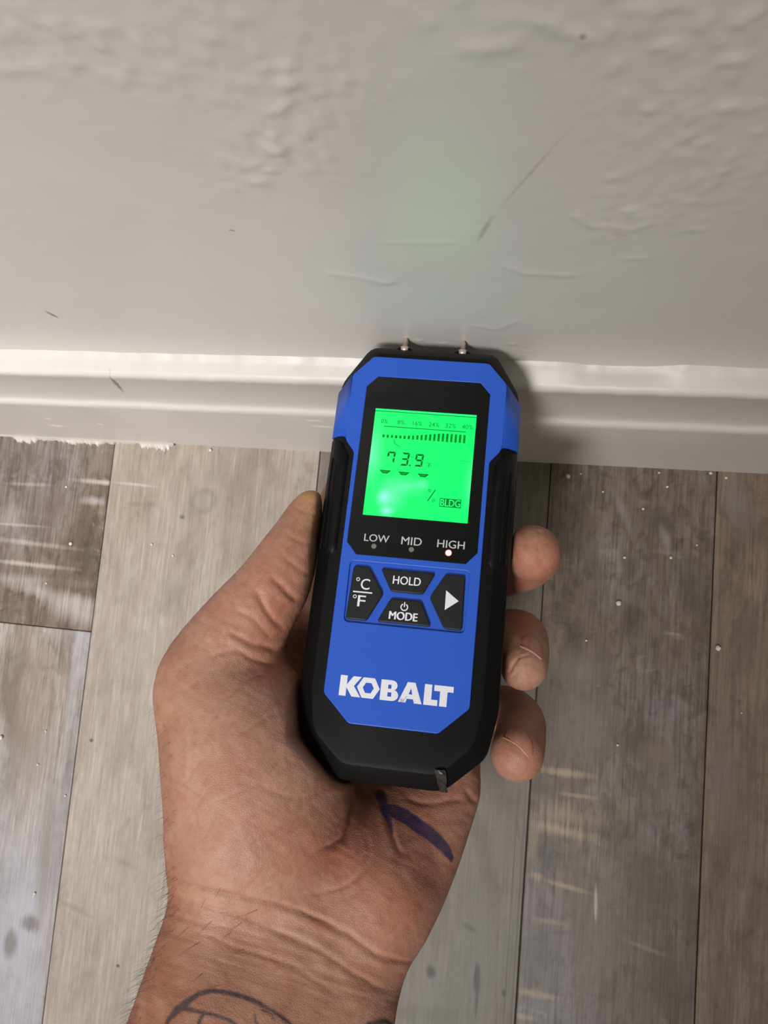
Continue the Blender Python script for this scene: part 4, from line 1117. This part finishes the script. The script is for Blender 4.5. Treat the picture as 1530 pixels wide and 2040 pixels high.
# ---- fingernails and the hair along the wrist
from mathutils.bvhtree import BVHTree
def hand_tree():
    me = hand.data
    return BVHTree.FromPolygons([tuple(p) for p in HP], [tuple(p.vertices) for p in me.polygons])
TREE = hand_tree()
def hit(px, py):
    r = ray(px, py); d = Vector(r).normalized()
    h = TREE.ray_cast(Vector(CAM), d)
    return h[0], h[1], d
NAIL = plain('fingernail', (178, 124, 104), 0.24, spec=0.5, noise_amt=0.08, noise_scale=300)
NAILE = plain('nail_edge', (176, 130, 108), 0.5, noise_amt=0.08, noise_scale=500)
def make_nail(outline, edge, label):
    loop = [tuple(p[:2]) for p in smooth_pts(outline + [outline[0]], 4)][:-1]
    cx = sum(p[0] for p in loop) / len(loop); cy = sum(p[1] for p in loop) / len(loop)
    rings = [(0.30, .42), (0.60, .40), (0.85, .34), (0.96, .22), (1.04, -.25)]
    V, Fc = [], []
    def add(px, py, off):
        p, n, d = hit(px, py)
        if p is None:                       # just past the fingertip's outline
            p, n, dist = TREE.find_nearest(Vector(at(px, py, 262)))
        V.append(Vector(p) + n * off * MM - Vector(HBASE))
    add(cx, cy, .42)
    for s, off in rings:
        for x, y in loop: add(cx + (x - cx) * s, cy + (y - cy) * s, off)
    n = len(loop)
    for i in range(n): Fc.append((0, 1 + i, 1 + (i + 1) % n))
    for k in range(len(rings) - 1):
        for i in range(n):
            a, b = 1 + k * n + i, 1 + k * n + (i + 1) % n
            Fc.append((a, a + n, b + n, b))
    o = mesh_obj('fingernail', V, Fc, NAIL, hand, smooth=True); o['label'] = label
    # look at the normals from outside
    fix_normals(o.data)
    V, Fc = [], []
    pts = smooth_pts(edge, 4)
    for i, p in enumerate(pts):
        q = pts[min(i + 1, len(pts) - 1)] - pts[max(i - 1, 0)]; q = np.array([-q[1], q[0]]) / np.hypot(*q)
        wv = 1.3 * math.sin(math.pi * min(1, max(.12, i / (len(pts) - 1)))) + .6
        for s, off in ((-1, .38), (0, .55), (1, .05)):
            h0, n0, d0 = hit(p[0] + q[0] * wv * s, p[1] + q[1] * wv * s)
            if h0 is None: h0, n0, _ = TREE.find_nearest(Vector(at(p[0], p[1], 262)))
            V.append(Vector(h0) + n0 * off * MM - Vector(HBASE))
    for i in range(len(pts) - 1):
        for k in range(2): a = i * 3 + k; Fc.append((a, a + 1, a + 4, a + 3))
    e = mesh_obj('nail_edge', V, Fc, NAILE, o, smooth=True)
make_nail([(1034, 1286), (1038, 1274), (1048, 1266), (1062, 1269), (1073, 1279), (1080, 1294), (1082, 1310), (1077, 1313), (1066, 1303), (1053, 1295), (1042, 1290)],
          [(1036, 1288), (1050, 1294), (1064, 1302), (1078, 1314)], 'dirty ring fingernail')
make_nail([(1002, 1468), (1008, 1457), (1018, 1451), (1031, 1450), (1045, 1457), (1056, 1470), (1062, 1487), (1061, 1503), (1055, 1511), (1046, 1501), (1034, 1488), (1020, 1478)],
          [(1003, 1470), (1022, 1479), (1036, 1489), (1047, 1502), (1055, 1512)], 'pale little fingernail')

def build_hair():
    rnd = random.Random(8)
    rows = {}
    for i in np.nonzero((HPY > 1400) & (HPY < 2060) & (HPX < 420))[0]:
        rows.setdefault(int(HPY[i] // 8), []).append(i)
    roots = []
    for r, ids in rows.items():
        y = r * 8; left = min(HPX[i] for i in ids)
        k = 1 if y < 1600 else (2 if y < 1720 else 4)
        cand = [i for i in ids if HPX[i] < left + 26]
        for _ in range(k): roots.append((rnd.choice(cand), 'edge', y))
    front = np.nonzero((HPY > 1740) & (HPY < 2000) & (HPX > 330) & (HPX < 520) & (HVIS > .5))[0]
    for _ in range(16): roots.append((int(rnd.choice(list(front))), 'flat', 0))
    V, Fc = [], []
    nrm = hand.data.vertices
    for i, kind, y in roots:
        p = Vector(HP[i]) - Vector(HBASE); n = Vector(nrm[i].normal)
        if kind == 'edge':
            dc = np.array([-.55 + rnd.uniform(-.3, .25), .62 + rnd.uniform(-.35, .25), rnd.uniform(-.3, .2)]); L = rnd.uniform(1.6, 3.6) if y < 1720 else rnd.uniform(2.8, 6.5)
        else:
            dc = np.array([-.7 + rnd.uniform(-.4, .4), .55 + rnd.uniform(-.6, .3), 0.0]); L = rnd.uniform(4, 9)
        d = Vector(RW.T @ dc).normalized(); d = (d + n * (.55 if kind == 'edge' else .02)).normalized()
        bend = Vector(RW.T @ np.array([rnd.uniform(-.4, .4), rnd.uniform(.1, .6), 0])) * .3
        segs = 5; pts = []
        for k in range(segs + 1):
            t = k / segs
            q = p + d * (L * MM * t) + bend * (L * MM * t * t) + n * ((.12 if kind == 'flat' else 0) * MM)
            if kind == 'flat':
                co, no, _, dist = TREE.find_nearest(q + Vector(HBASE)); q = co + no * (.10 + .35 * t) * MM - Vector(HBASE)
            pts.append(q)
        ax_ = d.cross(n).normalized(); ay_ = d.cross(ax_).normalized(); b0 = len(V)
        for k, q in enumerate(pts):
            r = (.036 * (1 - k / segs) + .010) * MM
            for a in range(3): V.append(q + ax_ * r * math.cos(a * 2.094) + ay_ * r * math.sin(a * 2.094))
        for k in range(segs):
            for a in range(3):
                c0 = b0 + k * 3; Fc.append((c0 + a, c0 + (a + 1) % 3, c0 + 3 + (a + 1) % 3, c0 + 3 + a))
    o = mesh_obj('arm_hair', V, Fc, plain('dark_hair', (48, 38, 32), 0.5, noise_amt=0), hand, smooth=True)
    tag(o, 'fine dark hair along the wrist', kind='stuff')
build_hair()
